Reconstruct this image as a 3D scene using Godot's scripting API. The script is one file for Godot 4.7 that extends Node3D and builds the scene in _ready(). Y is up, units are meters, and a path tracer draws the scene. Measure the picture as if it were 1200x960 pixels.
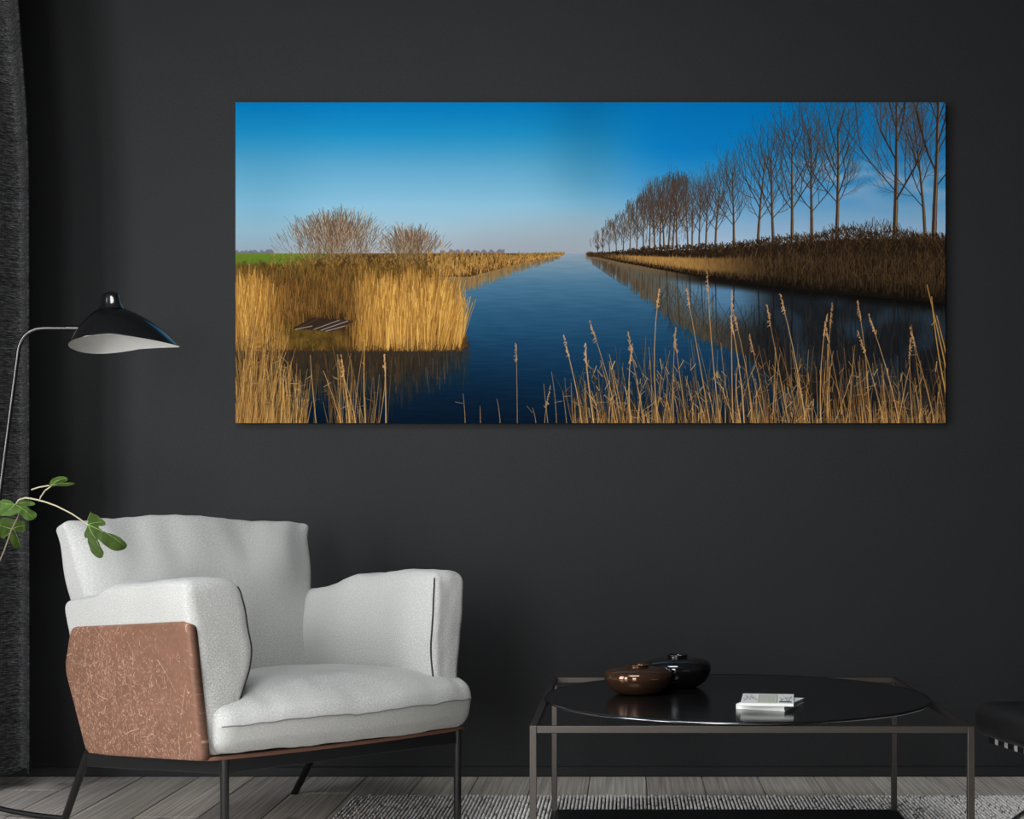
extends Node3D

# ---------------------------------------------------------------- mesh builder
class MB:
	var v := PackedVector3Array()
	var uv := PackedVector2Array()
	var ix := PackedInt32Array()

	func vert(p: Vector3, u := Vector2.ZERO) -> int:
		v.append(p)
		uv.append(u)
		return v.size() - 1

	func tri(a: int, b: int, c: int) -> void:
		ix.append(a)
		ix.append(b)
		ix.append(c)

	func quad(a: int, b: int, c: int, d: int) -> void:
		tri(a, b, c)
		tri(a, c, d)

	# turns the closed shell added since index `from` so that it faces outwards
	func orient(from: int) -> void:
		var vol := 0.0
		var o := v[ix[from]]
		for i in range(from, ix.size(), 3):
			vol += (v[ix[i]] - o).dot((v[ix[i + 1]] - o).cross(v[ix[i + 2]] - o))
		if vol < 0.0:
			for i in range(from, ix.size(), 3):
				var k := ix[i + 1]
				ix[i + 1] = ix[i + 2]
				ix[i + 2] = k

	# flat polygon face with vertices of its own
	func face(pts: Array, uvs := []) -> void:
		var s := v.size()
		for i in pts.size():
			vert(pts[i], uvs[i] if uvs.size() > i else Vector2.ZERO)
		for i in range(1, pts.size() - 1):
			tri(s, s + i, s + i + 1)

	# box with chamfered edges, turned by `t`
	func box(lo: Vector3, hi: Vector3, b := 0.0, t := Transform3D()) -> void:
		var st := ix.size()
		var c := (lo + hi) / 2.0
		var h := (hi - lo) / 2.0
		b = minf(b, minf(h.x, minf(h.y, h.z)) * 0.95)
		for ax in 3:
			for sg in [-1.0, 1.0]:
				var a1 := (ax + 1) % 3
				var a2 := (ax + 2) % 3
				var pts := []
				for q in [[-1, -1], [1, -1], [1, 1], [-1, 1]]:
					var p := Vector3.ZERO
					p[ax] = sg * h[ax]
					p[a1] = q[0] * (h[a1] - b)
					p[a2] = q[1] * (h[a2] - b)
					pts.append(t * (c + p))
				if sg < 0:
					pts.reverse()
				face(pts)
		if b > 0.0:
			for ax in 3:
				var a1 := (ax + 1) % 3
				var a2 := (ax + 2) % 3
				for s1 in [-1.0, 1.0]:
					for s2 in [-1.0, 1.0]:
						var pts := []
						for q in [[-1, 0], [1, 0], [1, 1], [-1, 1]]:
							var p := Vector3.ZERO
							p[ax] = q[0] * (h[ax] - b)
							p[a1] = s1 * (h[a1] - (0.0 if q[1] == 0 else b))
							p[a2] = s2 * (h[a2] - (b if q[1] == 0 else 0.0))
							pts.append(t * (c + p))
						var n: Vector3 = (pts[1] - pts[0]).cross(pts[2] - pts[0])
						var want := Vector3.ZERO
						want[a1] = s1
						want[a2] = s2
						if n.dot(t.basis * want) < 0:
							pts.reverse()
						face(pts)
			for sx in [-1.0, 1.0]:
				for sy in [-1.0, 1.0]:
					for sz in [-1.0, 1.0]:
						var pts := [
							t * (c + Vector3(sx * h.x, sy * (h.y - b), sz * (h.z - b))),
							t * (c + Vector3(sx * (h.x - b), sy * h.y, sz * (h.z - b))),
							t * (c + Vector3(sx * (h.x - b), sy * (h.y - b), sz * h.z))]
						if sx * sy * sz < 0:
							pts.reverse()
						face(pts)
		orient(st)

	# bar of rectangular section from a to b; `up` fixes its roll
	func bar(a: Vector3, b: Vector3, w: float, hgt: float, bev := 0.002, up := Vector3.UP) -> void:
		var d := b - a
		var z := d.normalized()
		if absf(z.dot(up)) > 0.95:
			up = Vector3.BACK
		var x := up.cross(z).normalized()
		var y := z.cross(x)
		var t := Transform3D(Basis(x, y, z), (a + b) / 2.0)
		box(Vector3(-w / 2, -hgt / 2, -d.length() / 2), Vector3(w / 2, hgt / 2, d.length() / 2), bev, t)

	func tube(pts: Array, radii, sides := 12, flat := Vector2.ONE) -> void:
		var st := ix.size()
		var n := pts.size()
		var up := Vector3.UP
		var d0: Vector3 = (pts[1] - pts[0]).normalized()
		if absf(d0.dot(up)) > 0.9:
			up = Vector3.RIGHT
		var nx := up.cross(d0).normalized()
		var rings := []
		for i in n:
			var d: Vector3 = (pts[mini(i + 1, n - 1)] - pts[maxi(i - 1, 0)]).normalized()
			nx = (nx - d * nx.dot(d)).normalized()
			var ny := d.cross(nx)
			var r: float = radii[i] if radii is Array else radii
			var ring := []
			for k in sides:
				var a := TAU * k / sides
				ring.append(vert(pts[i] + nx * cos(a) * r * flat.x + ny * sin(a) * r * flat.y, Vector2(float(k) / sides, float(i) / n)))
			rings.append(ring)
		for i in n - 1:
			for k in sides:
				var k2 := (k + 1) % sides
				quad(rings[i][k], rings[i][k2], rings[i + 1][k2], rings[i + 1][k])
		for e in [0, n - 1]:
			var s := v.size()
			for k in sides:
				vert(v[rings[e][k]])
			for k in range(1, sides - 1):
				if e == 0:
					tri(s, s + k + 1, s + k)
				else:
					tri(s, s + k, s + k + 1)
		orient(st)

	# profile of Vector2(radius, height) spun round y at c
	func lathe(prof: Array, c := Vector3.ZERO, n := 40) -> void:
		var st := ix.size()
		var rings := []
		for p in prof:
			var ring := []
			for k in n:
				var a := TAU * k / n
				ring.append(vert(c + Vector3(cos(a) * p.x, p.y, sin(a) * p.x)))
			rings.append(ring)
		for i in prof.size() - 1:
			for k in n:
				var k2 := (k + 1) % n
				quad(rings[i][k], rings[i][k2], rings[i + 1][k2], rings[i + 1][k])
		orient(st)

	# soft box: rounded corners of radius r, then moved point by point with f
	func soft(half: Vector3, r: float, n: int, f: Callable) -> void:
		var st := ix.size()
		var seen := {}
		for ax in 3:
			for sg in [-1.0, 1.0]:
				var a1 := (ax + 1) % 3
				var a2 := (ax + 2) % 3
				var g := []
				for i in n + 1:
					var row := []
					for j in n + 1:
						var p := Vector3.ZERO
						p[ax] = sg
						p[a1] = MB.spread(float(i) / n)
						p[a2] = MB.spread(float(j) / n)
						var key := Vector3i((p * 10000.0).round())
						if not seen.has(key):
							seen[key] = vert(f.call(MB.rounded(p, half, r)), Vector2(p.x, p.y))
						row.append(seen[key])
					g.append(row)
				for i in n:
					for j in n:
						if sg > 0:
							quad(g[i][j], g[i + 1][j], g[i + 1][j + 1], g[i][j + 1])
						else:
							quad(g[i][j], g[i][j + 1], g[i + 1][j + 1], g[i + 1][j])
		orient(st)

	static func spread(t: float) -> float:
		var u := 2.0 * t - 1.0
		return lerpf(u, sin(u * PI / 2.0), 0.55)

	static func rounded(p: Vector3, half: Vector3, r: float) -> Vector3:
		var h := p * half
		var inn := half - Vector3.ONE * r
		var q := h.clamp(-inn, inn)
		var d := h - q
		return q + d.normalized() * r if d.length() > 1e-6 else q

	func mesh() -> ArrayMesh:
		var nrm := PackedVector3Array()
		nrm.resize(v.size())
		for i in range(0, ix.size(), 3):
			var n := (v[ix[i + 1]] - v[ix[i]]).cross(v[ix[i + 2]] - v[ix[i]])
			nrm[ix[i]] += n
			nrm[ix[i + 1]] += n
			nrm[ix[i + 2]] += n
		for i in nrm.size():
			nrm[i] = nrm[i].normalized() if nrm[i].length_squared() > 1e-20 else Vector3.UP
		var cw := PackedInt32Array()
		cw.resize(ix.size())
		for i in range(0, ix.size(), 3):
			cw[i] = ix[i]
			cw[i + 1] = ix[i + 2]
			cw[i + 2] = ix[i + 1]
		var a := []
		a.resize(Mesh.ARRAY_MAX)
		a[Mesh.ARRAY_VERTEX] = v
		a[Mesh.ARRAY_NORMAL] = nrm
		a[Mesh.ARRAY_TEX_UV] = uv
		a[Mesh.ARRAY_INDEX] = cw
		var m := ArrayMesh.new()
		m.add_surface_from_arrays(Mesh.PRIMITIVE_TRIANGLES, a)
		return m

# ---------------------------------------------------------------- scene helpers
var rng := RandomNumberGenerator.new()
var noise := FastNoiseLite.new()
var M := {}

func thing(called: String, label: String, category: String, at := Vector3.ZERO, turn := 0.0, group := "") -> Node3D:
	var o := Node3D.new()
	o.name = called
	add_child(o, true)
	o.position = at
	o.rotation.y = turn
	o.set_meta("label", label)
	o.set_meta("category", category)
	if group:
		o.set_meta("group", group)
	return o

func part(b, called: String, mat: Material, parent: Node) -> MeshInstance3D:
	var o := MeshInstance3D.new()
	o.name = called
	o.mesh = b.mesh() if b is MB else b
	o.material_override = mat
	parent.add_child(o, true)
	return o

func struct(b, called: String, mat: Material) -> MeshInstance3D:
	var o := part(b, called, mat, self)
	o.set_meta("kind", "structure")
	return o

func say(o: Node, label: String) -> void:
	o.set_meta("label", label)

func smat(c: Color, rough: float, metal := 0.0, spec := 0.5) -> StandardMaterial3D:
	var m := StandardMaterial3D.new()
	m.albedo_color = c
	m.roughness = rough
	m.metallic = metal
	m.metallic_specular = spec
	return m

func c8(r: float, g: float, b: float) -> Color:
	return Color(r / 255.0, g / 255.0, b / 255.0)

func itex(im: Image) -> ImageTexture:
	return ImageTexture.create_from_image(im)

func fill(w: int, h: int, f: Callable) -> Image:
	var im := Image.create(w, h, false, Image.FORMAT_RGB8)
	for y in h:
		for x in w:
			im.set_pixel(x, y, f.call(x, y))
	return im

# value noise that repeats: the mean of two shifted, cross-faded samples
func wrapn(x: float, y: float, w: float, h: float, fx: float, fy: float) -> float:
	var a := x / w
	var b := y / h
	var n00 := noise.get_noise_2d(x * fx, y * fy)
	var n10 := noise.get_noise_2d((x - w) * fx, y * fy)
	var n01 := noise.get_noise_2d(x * fx, (y - h) * fy)
	var n11 := noise.get_noise_2d((x - w) * fx, (y - h) * fy)
	return lerpf(lerpf(n00, n10, a), lerpf(n01, n11, a), b)

func triplanar(m: StandardMaterial3D, s: float, world := false) -> void:
	m.uv1_triplanar = true
	m.uv1_world_triplanar = world
	m.uv1_scale = Vector3.ONE * s

func ease01(a: float, b: float, x: float) -> float:
	return smoothstep(a, b, x)

# ================================================================ build
const WALL_Z := -4.92
const LEFT_X := -3.2
const RIGHT_X := 2.6
const REAR_Z := 2.6
const CEIL_Y := 2.95

# openings: wall, middle of the opening along that wall, width
const WINDOWS := [["left", -1.9, 1.15], ["left", -0.3, 1.15], ["rear", -1.5, 1.3]]
# unseen roof light, added for inferred overhead fill: middle and size of its opening
const ROOF_AT := Vector2(-0.6, -2.0)
const ROOF_SIZE := Vector2(1.5, 1.2)
const WIN_LO := 0.2
const WIN_HI := 2.7
const DAYLIGHT := 3.4

func _ready() -> void:
	rng.seed = 7
	noise.seed = 11
	noise.noise_type = FastNoiseLite.TYPE_SIMPLEX_SMOOTH
	noise.frequency = 1.0
	noise.fractal_type = FastNoiseLite.FRACTAL_NONE

	# camera: focal length 1755 px on a 1200 x 960 frame, lens shifted so that the axis meets the frame at (736, 596)
	var cam := Camera3D.new()
	cam.name = "camera"
	cam.projection = Camera3D.PROJECTION_FRUSTUM
	cam.near = 0.05
	cam.far = 60.0
	cam.size = 0.05 * 960.0 / 1755.0
	cam.frustum_offset = Vector2(-136.0 / 1755.0, 116.0 / 1755.0) * 0.05
	cam.position = Vector3(0, 0.88, 0)
	add_child(cam)
	cam.current = true

	# overcast daylight outside
	var env := Environment.new()
	env.background_mode = Environment.BG_SKY
	var sm := ProceduralSkyMaterial.new()
	sm.sky_top_color = c8(205, 215, 228)
	sm.sky_horizon_color = c8(228, 231, 235)
	sm.ground_bottom_color = c8(90, 88, 84)
	sm.ground_horizon_color = c8(150, 150, 150)
	sm.sun_angle_max = 0.0
	env.sky = Sky.new()
	env.sky.sky_material = sm
	env.tonemap_mode = Environment.TONE_MAPPER_LINEAR
	env.tonemap_exposure = 1.0
	env.sdfgi_enabled = true
	env.ssao_enabled = true
	env.ssil_enabled = true
	var we := WorldEnvironment.new()
	we.name = "daylight"
	we.environment = env
	add_child(we)

	# daylight that enters by the windows: two in the left wall, one in the rear wall behind the camera
	for w in WINDOWS:
		var in_rear: bool = w[0] == "rear"
		var at := Vector3(w[1], (WIN_LO + WIN_HI) / 2, REAR_Z - 0.02) if in_rear else Vector3(LEFT_X + 0.02, (WIN_LO + WIN_HI) / 2, w[1])
		window_light("window_daylight", at, Vector3.FORWARD if in_rear else Vector3.RIGHT, Vector2(w[2], WIN_HI - WIN_LO), DAYLIGHT)
	window_light("added_roof_fill", Vector3(ROOF_AT.x, CEIL_Y - 0.005, ROOF_AT.y), Vector3.DOWN, ROOF_SIZE, DAYLIGHT)  # added overhead fill for seat and floor, set in the roof opening

	make_materials()
	build_room()
	build_floor()
	build_print()
	build_curtain()
	build_rug()
	build_armchair()
	build_table()
	build_vases_and_books()
	build_ottoman()
	build_lamp()
	build_plant()

func window_light(called: String, at: Vector3, towards: Vector3, size: Vector2, e: float) -> void:
	var l := AreaLight3D.new()
	l.name = called
	l.area_size = size
	l.area_normalize_energy = false
	l.light_energy = e
	l.light_color = c8(250, 252, 255)
	l.shadow_enabled = true
	l.area_range = 20.0
	l.area_attenuation = 2.0
	add_child(l, true)
	l.look_at_from_position(at, at + towards, Vector3.UP if absf(towards.y) < 0.5 else Vector3.FORWARD)

# ---------------------------------------------------------------- materials
func make_materials() -> void:
	# dark painted wall: roller stipple and cloudy patches of pigment
	var wim := fill(512, 512, func(x, y):
		var n := wrapn(x, y, 512, 512, 0.012, 0.012) * 0.5 + wrapn(x, y, 512, 512, 0.05, 0.05) * 0.25 + wrapn(x + 9000, y, 512, 512, 0.25, 0.25) * 0.1
		var k := 1.0 + 0.045 * n
		return Color(0.139 * k, 0.142 * k, 0.146 * k))
	var stip := fill(512, 512, func(x, y):
		var n := 0.5 + 0.5 * wrapn(x + 500, y, 512, 512, 0.22, 0.22) * 0.7 + 0.15 * wrapn(x, y, 512, 512, 0.07, 0.07)
		return Color(n, n, n))
	var wall := smat(Color.WHITE, 0.62, 0.0, 0.35)
	wall.albedo_texture = itex(wim)
	wall.heightmap_enabled = true
	wall.heightmap_texture = itex(stip)
	wall.heightmap_scale = 0.0015
	triplanar(wall, 0.9, true)
	M.wall = wall
	M.base = smat(c8(46, 49, 53), 0.5)
	M.ceiling = smat(c8(70, 71, 73), 0.9)
	M.joint = smat(c8(22, 20, 18), 0.9)
	M.white_frame = smat(c8(60, 61, 62), 0.4)
	var glass := smat(Color(1, 1, 1, 0.06), 0.02)
	glass.transparency = BaseMaterial3D.TRANSPARENCY_ALPHA
	M.pane = glass

	# pale grey felted wool
	var fim := fill(512, 512, func(x, y):
		var n := wrapn(x, y, 512, 512, 0.33, 0.33) * 0.55 + wrapn(x, y + 700, 512, 512, 0.13, 0.16) * 0.45
		var fine := rng.randf_range(-1, 1)
		var k := 1.0 + 0.13 * n + 0.04 * fine
		return Color(clampf(0.735 * k, 0, 1), clampf(0.735 * k, 0, 1), clampf(0.72 * k, 0, 1)))
	var fb := fill(512, 512, func(x, y):
		var n := 0.5 + 0.28 * wrapn(x, y, 512, 512, 0.33, 0.33) + 0.15 * rng.randf_range(-1, 1)
		return Color(n, n, n))
	var wool := smat(Color.WHITE, 0.95, 0.0, 0.25)
	wool.albedo_texture = itex(fim)
	wool.heightmap_enabled = true
	wool.heightmap_texture = itex(fb)
	wool.heightmap_scale = 0.09
	wool.rim_enabled = true
	wool.rim = 0.25
	triplanar(wool, 2.6)
	M.wool = wool
	M.piping = smat(c8(120, 120, 118), 0.9)
	M.zip = smat(c8(30, 30, 31), 0.6)

	# worn brown leather: scuffs and pale scratches
	M.leather = leather_material()
	M.leather_plain = smat(c8(112, 76, 58), 0.55)
	var lb := fill(256, 256, func(x, y):
		var n := 0.5 + 0.4 * wrapn(x, y, 256, 256, 0.18, 0.18)
		return Color(n, n, n))
	M.leather_bump = itex(lb)
	M.leather_plain.heightmap_enabled = true
	M.leather_plain.heightmap_texture = M.leather_bump
	M.leather_plain.heightmap_scale = 0.05
	triplanar(M.leather_plain, 8.0)
	var bl := smat(c8(26, 26, 27), 0.42)
	bl.heightmap_enabled = true
	bl.heightmap_texture = M.leather_bump
	bl.heightmap_scale = 0.05
	triplanar(bl, 9.0)
	M.black_leather = bl

	M.steel_dark = smat(c8(58, 57, 57), 0.32, 0.85)
	M.steel_black = smat(c8(30, 30, 31), 0.45, 0.4)
	M.nickel = smat(c8(92, 87, 83), 0.34, 0.9)
	M.satin = smat(c8(228, 228, 226), 0.5, 0.3)
	M.chrome = smat(c8(215, 215, 215), 0.12, 1.0)
	M.pole = smat(c8(84, 83, 82), 0.24, 0.95)
	M.tabletop = smat(c8(18, 18, 19), 0.17, 0.0, 0.42)
	M.edge = smat(c8(120, 120, 122), 0.16, 1.0)
	M.bronze = smat(c8(92, 66, 49), 0.06, 0.7, 0.9)
	M.black_glass = smat(c8(16, 16, 18), 0.05, 0.0, 0.75)
	M.lacquer = smat(c8(20, 20, 21), 0.17, 0.0, 0.7)
	M.lacquer.clearcoat_enabled = true
	M.lacquer.clearcoat = 0.35
	M.lacquer.clearcoat_roughness = 0.1
	var li := fill(128, 128, func(x, y):
		var n := wrapn(x, y, 128, 128, 0.2, 0.2) * 0.5 + rng.randf_range(-0.5, 0.5)
		var k := 0.88 * (1.0 + 0.04 * n)
		return Color(k, k, k * 0.985))
	M.lining = smat(Color.WHITE, 0.55)
	M.lining.albedo_texture = itex(li)
	triplanar(M.lining, 6.0)
	M.paper = smat(c8(238, 238, 234), 0.7)
	M.print_edge = smat(c8(24, 25, 27), 0.5)

	# curtain weave: slubby weft over a dark warp
	var cim := Image.create(512, 512, false, Image.FORMAT_RGB8)
	var slub := []
	for y in 512:
		slub.append([rng.randf_range(0.6, 1.25), rng.randf() * 900.0])
	for y in 512:
		for x in 512:
			var weft: float = slub[y][0] + 0.5 * wrapn(x + slub[y][1], y, 512, 512, 0.03, 0.9)
			var warp := 0.85 + 0.2 * sin(x * TAU / 4.0) + 0.25 * wrapn(x, y, 512, 512, 0.4, 0.02)
			var k := clampf(0.285 * weft * warp, 0.08, 0.75)
			cim.set_pixel(x, y, Color(k, k, k * 1.01))
	var cur := smat(Color.WHITE, 0.95, 0.0, 0.2)
	cur.albedo_texture = itex(cim)
	cur.heightmap_enabled = true
	cur.heightmap_texture = cur.albedo_texture
	cur.heightmap_scale = 0.15
	cur.uv1_scale = Vector3(2.2, 2.2, 1)
	M.curtain = cur

	# leaves
	var gim := fill(256, 256, func(x, y):
		var n := wrapn(x, y, 256, 256, 0.03, 0.03) * 0.5 + wrapn(x, y, 256, 256, 0.12, 0.12) * 0.3
		var k := 1.0 + 0.28 * n
		return Color(clampf(0.245 * k, 0, 1), clampf(0.345 * k, 0, 1), clampf(0.12 * k, 0, 1)))
	var lf := smat(Color.WHITE, 0.6, 0.0, 0.3)
	lf.albedo_texture = itex(gim)
	triplanar(lf, 9.0)
	lf.backlight_enabled = true
	lf.backlight = Color(0.12, 0.2, 0.03)
	M.leaf = lf
	M.leaf_dark = lf.duplicate()
	M.leaf_dark.albedo_color = c8(205, 200, 150)
	M.vein = smat(c8(120, 146, 78), 0.6)
	M.stem = smat(c8(165, 158, 130), 0.7)
	M.bark = smat(c8(112, 100, 84), 0.85)
	M.soil = smat(c8(40, 30, 24), 1.0)
	M.pot = smat(c8(52, 52, 54), 0.7)

# Brown leather whose surface is rubbed and scratched: paler marks with outlines of their own
func leather_material() -> StandardMaterial3D:
	var w := 1024
	var h := 640
	var im := Image.create(w, h, false, Image.FORMAT_RGB8)
	for y in h:
		for x in w:
			var n := noise.get_noise_2d(x * 0.008, y * 0.008) * 0.5 + noise.get_noise_2d(x * 0.05, y * 0.05) * 0.5 + noise.get_noise_2d(x * 0.16, y * 0.16) * 0.4 + rng.randf_range(-0.18, 0.18)
			var k := 1.0 + 0.09 * n
			im.set_pixel(x, y, Color(0.5 * k, 0.362 * k, 0.292 * k))
	var pale := c8(212, 172, 146)
	# fields of short crackled rubs, denser to the lower left and in the middle
	var r2 := RandomNumberGenerator.new()
	r2.seed = 5
	var spots := [[0.1, 0.68, 0.14, 260], [0.26, 0.6, 0.16, 220], [0.66, 0.5, 0.16, 240], [0.36, 0.32, 0.12, 120], [0.75, 0.75, 0.14, 120], [0.55, 0.2, 0.2, 90], [0.15, 0.25, 0.14, 110], [0.45, 0.85, 0.2, 90]]
	for s in spots:
		for i in s[3] * 3:
			var p := Vector2(r2.randfn(s[0], s[2]) * w, r2.randfn(s[1], s[2] * 1.1) * h)
			var a := r2.randf() * TAU
			for k in r2.randi_range(1, 3):
				var l := r2.randf_range(2, 9)
				var q := p + Vector2(cos(a), sin(a)) * l
				stroke(im, p.x, p.y, q.x, q.y, r2.randf_range(1.3, 3.3), pale, r2.randf_range(0.2, 0.8))
				p = q
				a += r2.randf_range(-0.8, 0.8)
	for i in 64:
		var p := Vector2(r2.randfn(0.5, 0.26) * w, r2.randfn(0.55, 0.26) * h)
		var a := r2.randf_range(-2.0, -0.5) if r2.randf() < 0.65 else r2.randf() * TAU
		var l := r2.randf_range(25, 120)
		var bend := r2.randf_range(-0.06, 0.06)
		var wide := r2.randf_range(1.0, 2.4)
		for k in 6:
			var q := p + Vector2(cos(a), sin(a)) * l / 6.0
			stroke(im, p.x, p.y, q.x, q.y, wide * 1.4, pale, r2.randf_range(0.5, 0.9))
			p = q
			a += bend
	var m := smat(Color.WHITE, 0.55, 0.0, 0.4)
	m.albedo_texture = itex(im)
	return m

# anti-aliased straight stroke with blending
func stroke(im: Image, x0: float, y0: float, x1: float, y1: float, w: float, c: Color, al := 1.0) -> void:
	var W := im.get_width()
	var H := im.get_height()
	var dx := x1 - x0
	var dy := y1 - y0
	var hw := maxf(w, 1.0) / 2.0
	al *= minf(w, 1.0)
	if absf(dy) >= absf(dx):
		if dy < 0:
			var t := x0; x0 = x1; x1 = t
			t = y0; y0 = y1; y1 = t
			dx = -dx
			dy = -dy
		var k := dx / maxf(dy, 0.001)
		for y in range(maxi(0, int(y0)), mini(H - 1, int(y1)) + 1):
			var cx := x0 + (y - y0) * k
			for x in range(maxi(0, int(floor(cx - hw))), mini(W - 1, int(ceil(cx + hw))) + 1):
				var cov := clampf(hw + 0.5 - absf(x - cx), 0.0, 1.0) * al
				if cov > 0.02:
					im.set_pixel(x, y, im.get_pixel(x, y).lerp(c, cov))
	else:
		if dx < 0:
			var t := x0; x0 = x1; x1 = t
			t = y0; y0 = y1; y1 = t
			dx = -dx
			dy = -dy
		var k := dy / maxf(dx, 0.001)
		for x in range(maxi(0, int(x0)), mini(W - 1, int(x1)) + 1):
			var cy := y0 + (x - x0) * k
			for y in range(maxi(0, int(floor(cy - hw))), mini(H - 1, int(ceil(cy + hw))) + 1):
				var cov := clampf(hw + 0.5 - absf(y - cy), 0.0, 1.0) * al
				if cov > 0.02:
					im.set_pixel(x, y, im.get_pixel(x, y).lerp(c, cov))

# ---------------------------------------------------------------- room
func build_room() -> void:
	var b := MB.new()
	b.box(Vector3(LEFT_X - 0.2, -0.05, WALL_Z - 0.2), Vector3(RIGHT_X + 0.2, CEIL_Y, WALL_Z))
	struct(b, "wall_back", M.wall)
	b = MB.new()
	b.box(Vector3(RIGHT_X, -0.05, WALL_Z), Vector3(RIGHT_X + 0.2, CEIL_Y, REAR_Z))
	struct(b, "wall_right", M.wall)
	# left and rear walls with their window openings
	for side in ["left", "rear"]:
		var on_left: bool = side == "left"
		b = MB.new()
		var from := WALL_Z if on_left else LEFT_X - 0.2
		var to := REAR_Z if on_left else RIGHT_X + 0.2
		var spans := []
		for w in WINDOWS:
			if w[0] == side:
				spans.append([w[1] - w[2] / 2, w[1] + w[2] / 2])
		var slab := func(a0: float, a1: float, y0: float, y1: float) -> void:
			if on_left:
				b.box(Vector3(LEFT_X - 0.2, y0, a0), Vector3(LEFT_X, y1, a1))
			else:
				b.box(Vector3(a0, y0, REAR_Z), Vector3(a1, y1, REAR_Z + 0.2))
		slab.call(from, to, -0.05, WIN_LO)
		slab.call(from, to, WIN_HI, CEIL_Y)
		var cur := from
		for sp in spans:
			slab.call(cur, sp[0], WIN_LO, WIN_HI)
			cur = sp[1]
		slab.call(cur, to, WIN_LO, WIN_HI)
		struct(b, "wall_" + side, M.wall)
	b = MB.new()
	var ra := ROOF_AT - ROOF_SIZE / 2
	var rb := ROOF_AT + ROOF_SIZE / 2
	for q in [[LEFT_X - 0.2, WALL_Z - 0.2, RIGHT_X + 0.2, ra.y], [LEFT_X - 0.2, rb.y, RIGHT_X + 0.2, REAR_Z + 0.2], [LEFT_X - 0.2, ra.y, ra.x, rb.y], [rb.x, ra.y, RIGHT_X + 0.2, rb.y]]:
		b.box(Vector3(q[0], CEIL_Y, q[1]), Vector3(q[2], CEIL_Y + 0.15, q[3]))
	struct(b, "ceiling", M.ceiling)
	window_unit("window_4", Vector3(ROOF_AT.x, CEIL_Y + 0.08, ROOF_AT.y), 0.0, ROOF_SIZE.x, ROOF_SIZE.y).rotation.x = PI / 2  # added unseen roof window that frames the overhead fill
	for k in WINDOWS.size():
		var w: Array = WINDOWS[k]
		var mid := (WIN_LO + WIN_HI) / 2
		if w[0] == "left":
			window_unit("window_%d" % (k + 1), Vector3(LEFT_X - 0.1, mid, w[1]), PI / 2, w[2], WIN_HI - WIN_LO)
		else:
			window_unit("window_%d" % (k + 1), Vector3(w[1], mid, REAR_Z + 0.1), 0.0, w[2], WIN_HI - WIN_LO)
	# skirting along the back wall
	b = MB.new()
	b.box(Vector3(LEFT_X, 0.0, WALL_Z), Vector3(RIGHT_X, 0.033, WALL_Z + 0.014), 0.003)
	struct(b, "baseboard_back", M.wall)

func window_unit(called: String, at: Vector3, turn: float, w: float, h: float) -> Node3D:
	var root := Node3D.new()
	root.name = called
	add_child(root)
	root.position = at
	root.rotation.y = turn
	root.set_meta("kind", "structure")
	var b := MB.new()
	var t := 0.045
	b.box(Vector3(-w / 2, -h / 2, -0.03), Vector3(-w / 2 + t, h / 2, 0.03), 0.004)
	b.box(Vector3(w / 2 - t, -h / 2, -0.03), Vector3(w / 2, h / 2, 0.03), 0.004)
	b.box(Vector3(-w / 2 + t, h / 2 - t, -0.03), Vector3(w / 2 - t, h / 2, 0.03), 0.004)
	b.box(Vector3(-w / 2 + t, -h / 2, -0.03), Vector3(w / 2 - t, -h / 2 + t, 0.03), 0.004)
	part(b, "window_frame", M.white_frame, root)
	b = MB.new()
	b.box(Vector3(-w / 2 + t, -h / 2 + t, -0.004), Vector3(w / 2 - t, h / 2 - t, 0.004))
	part(b, "pane", M.pane, root)
	return root

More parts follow.
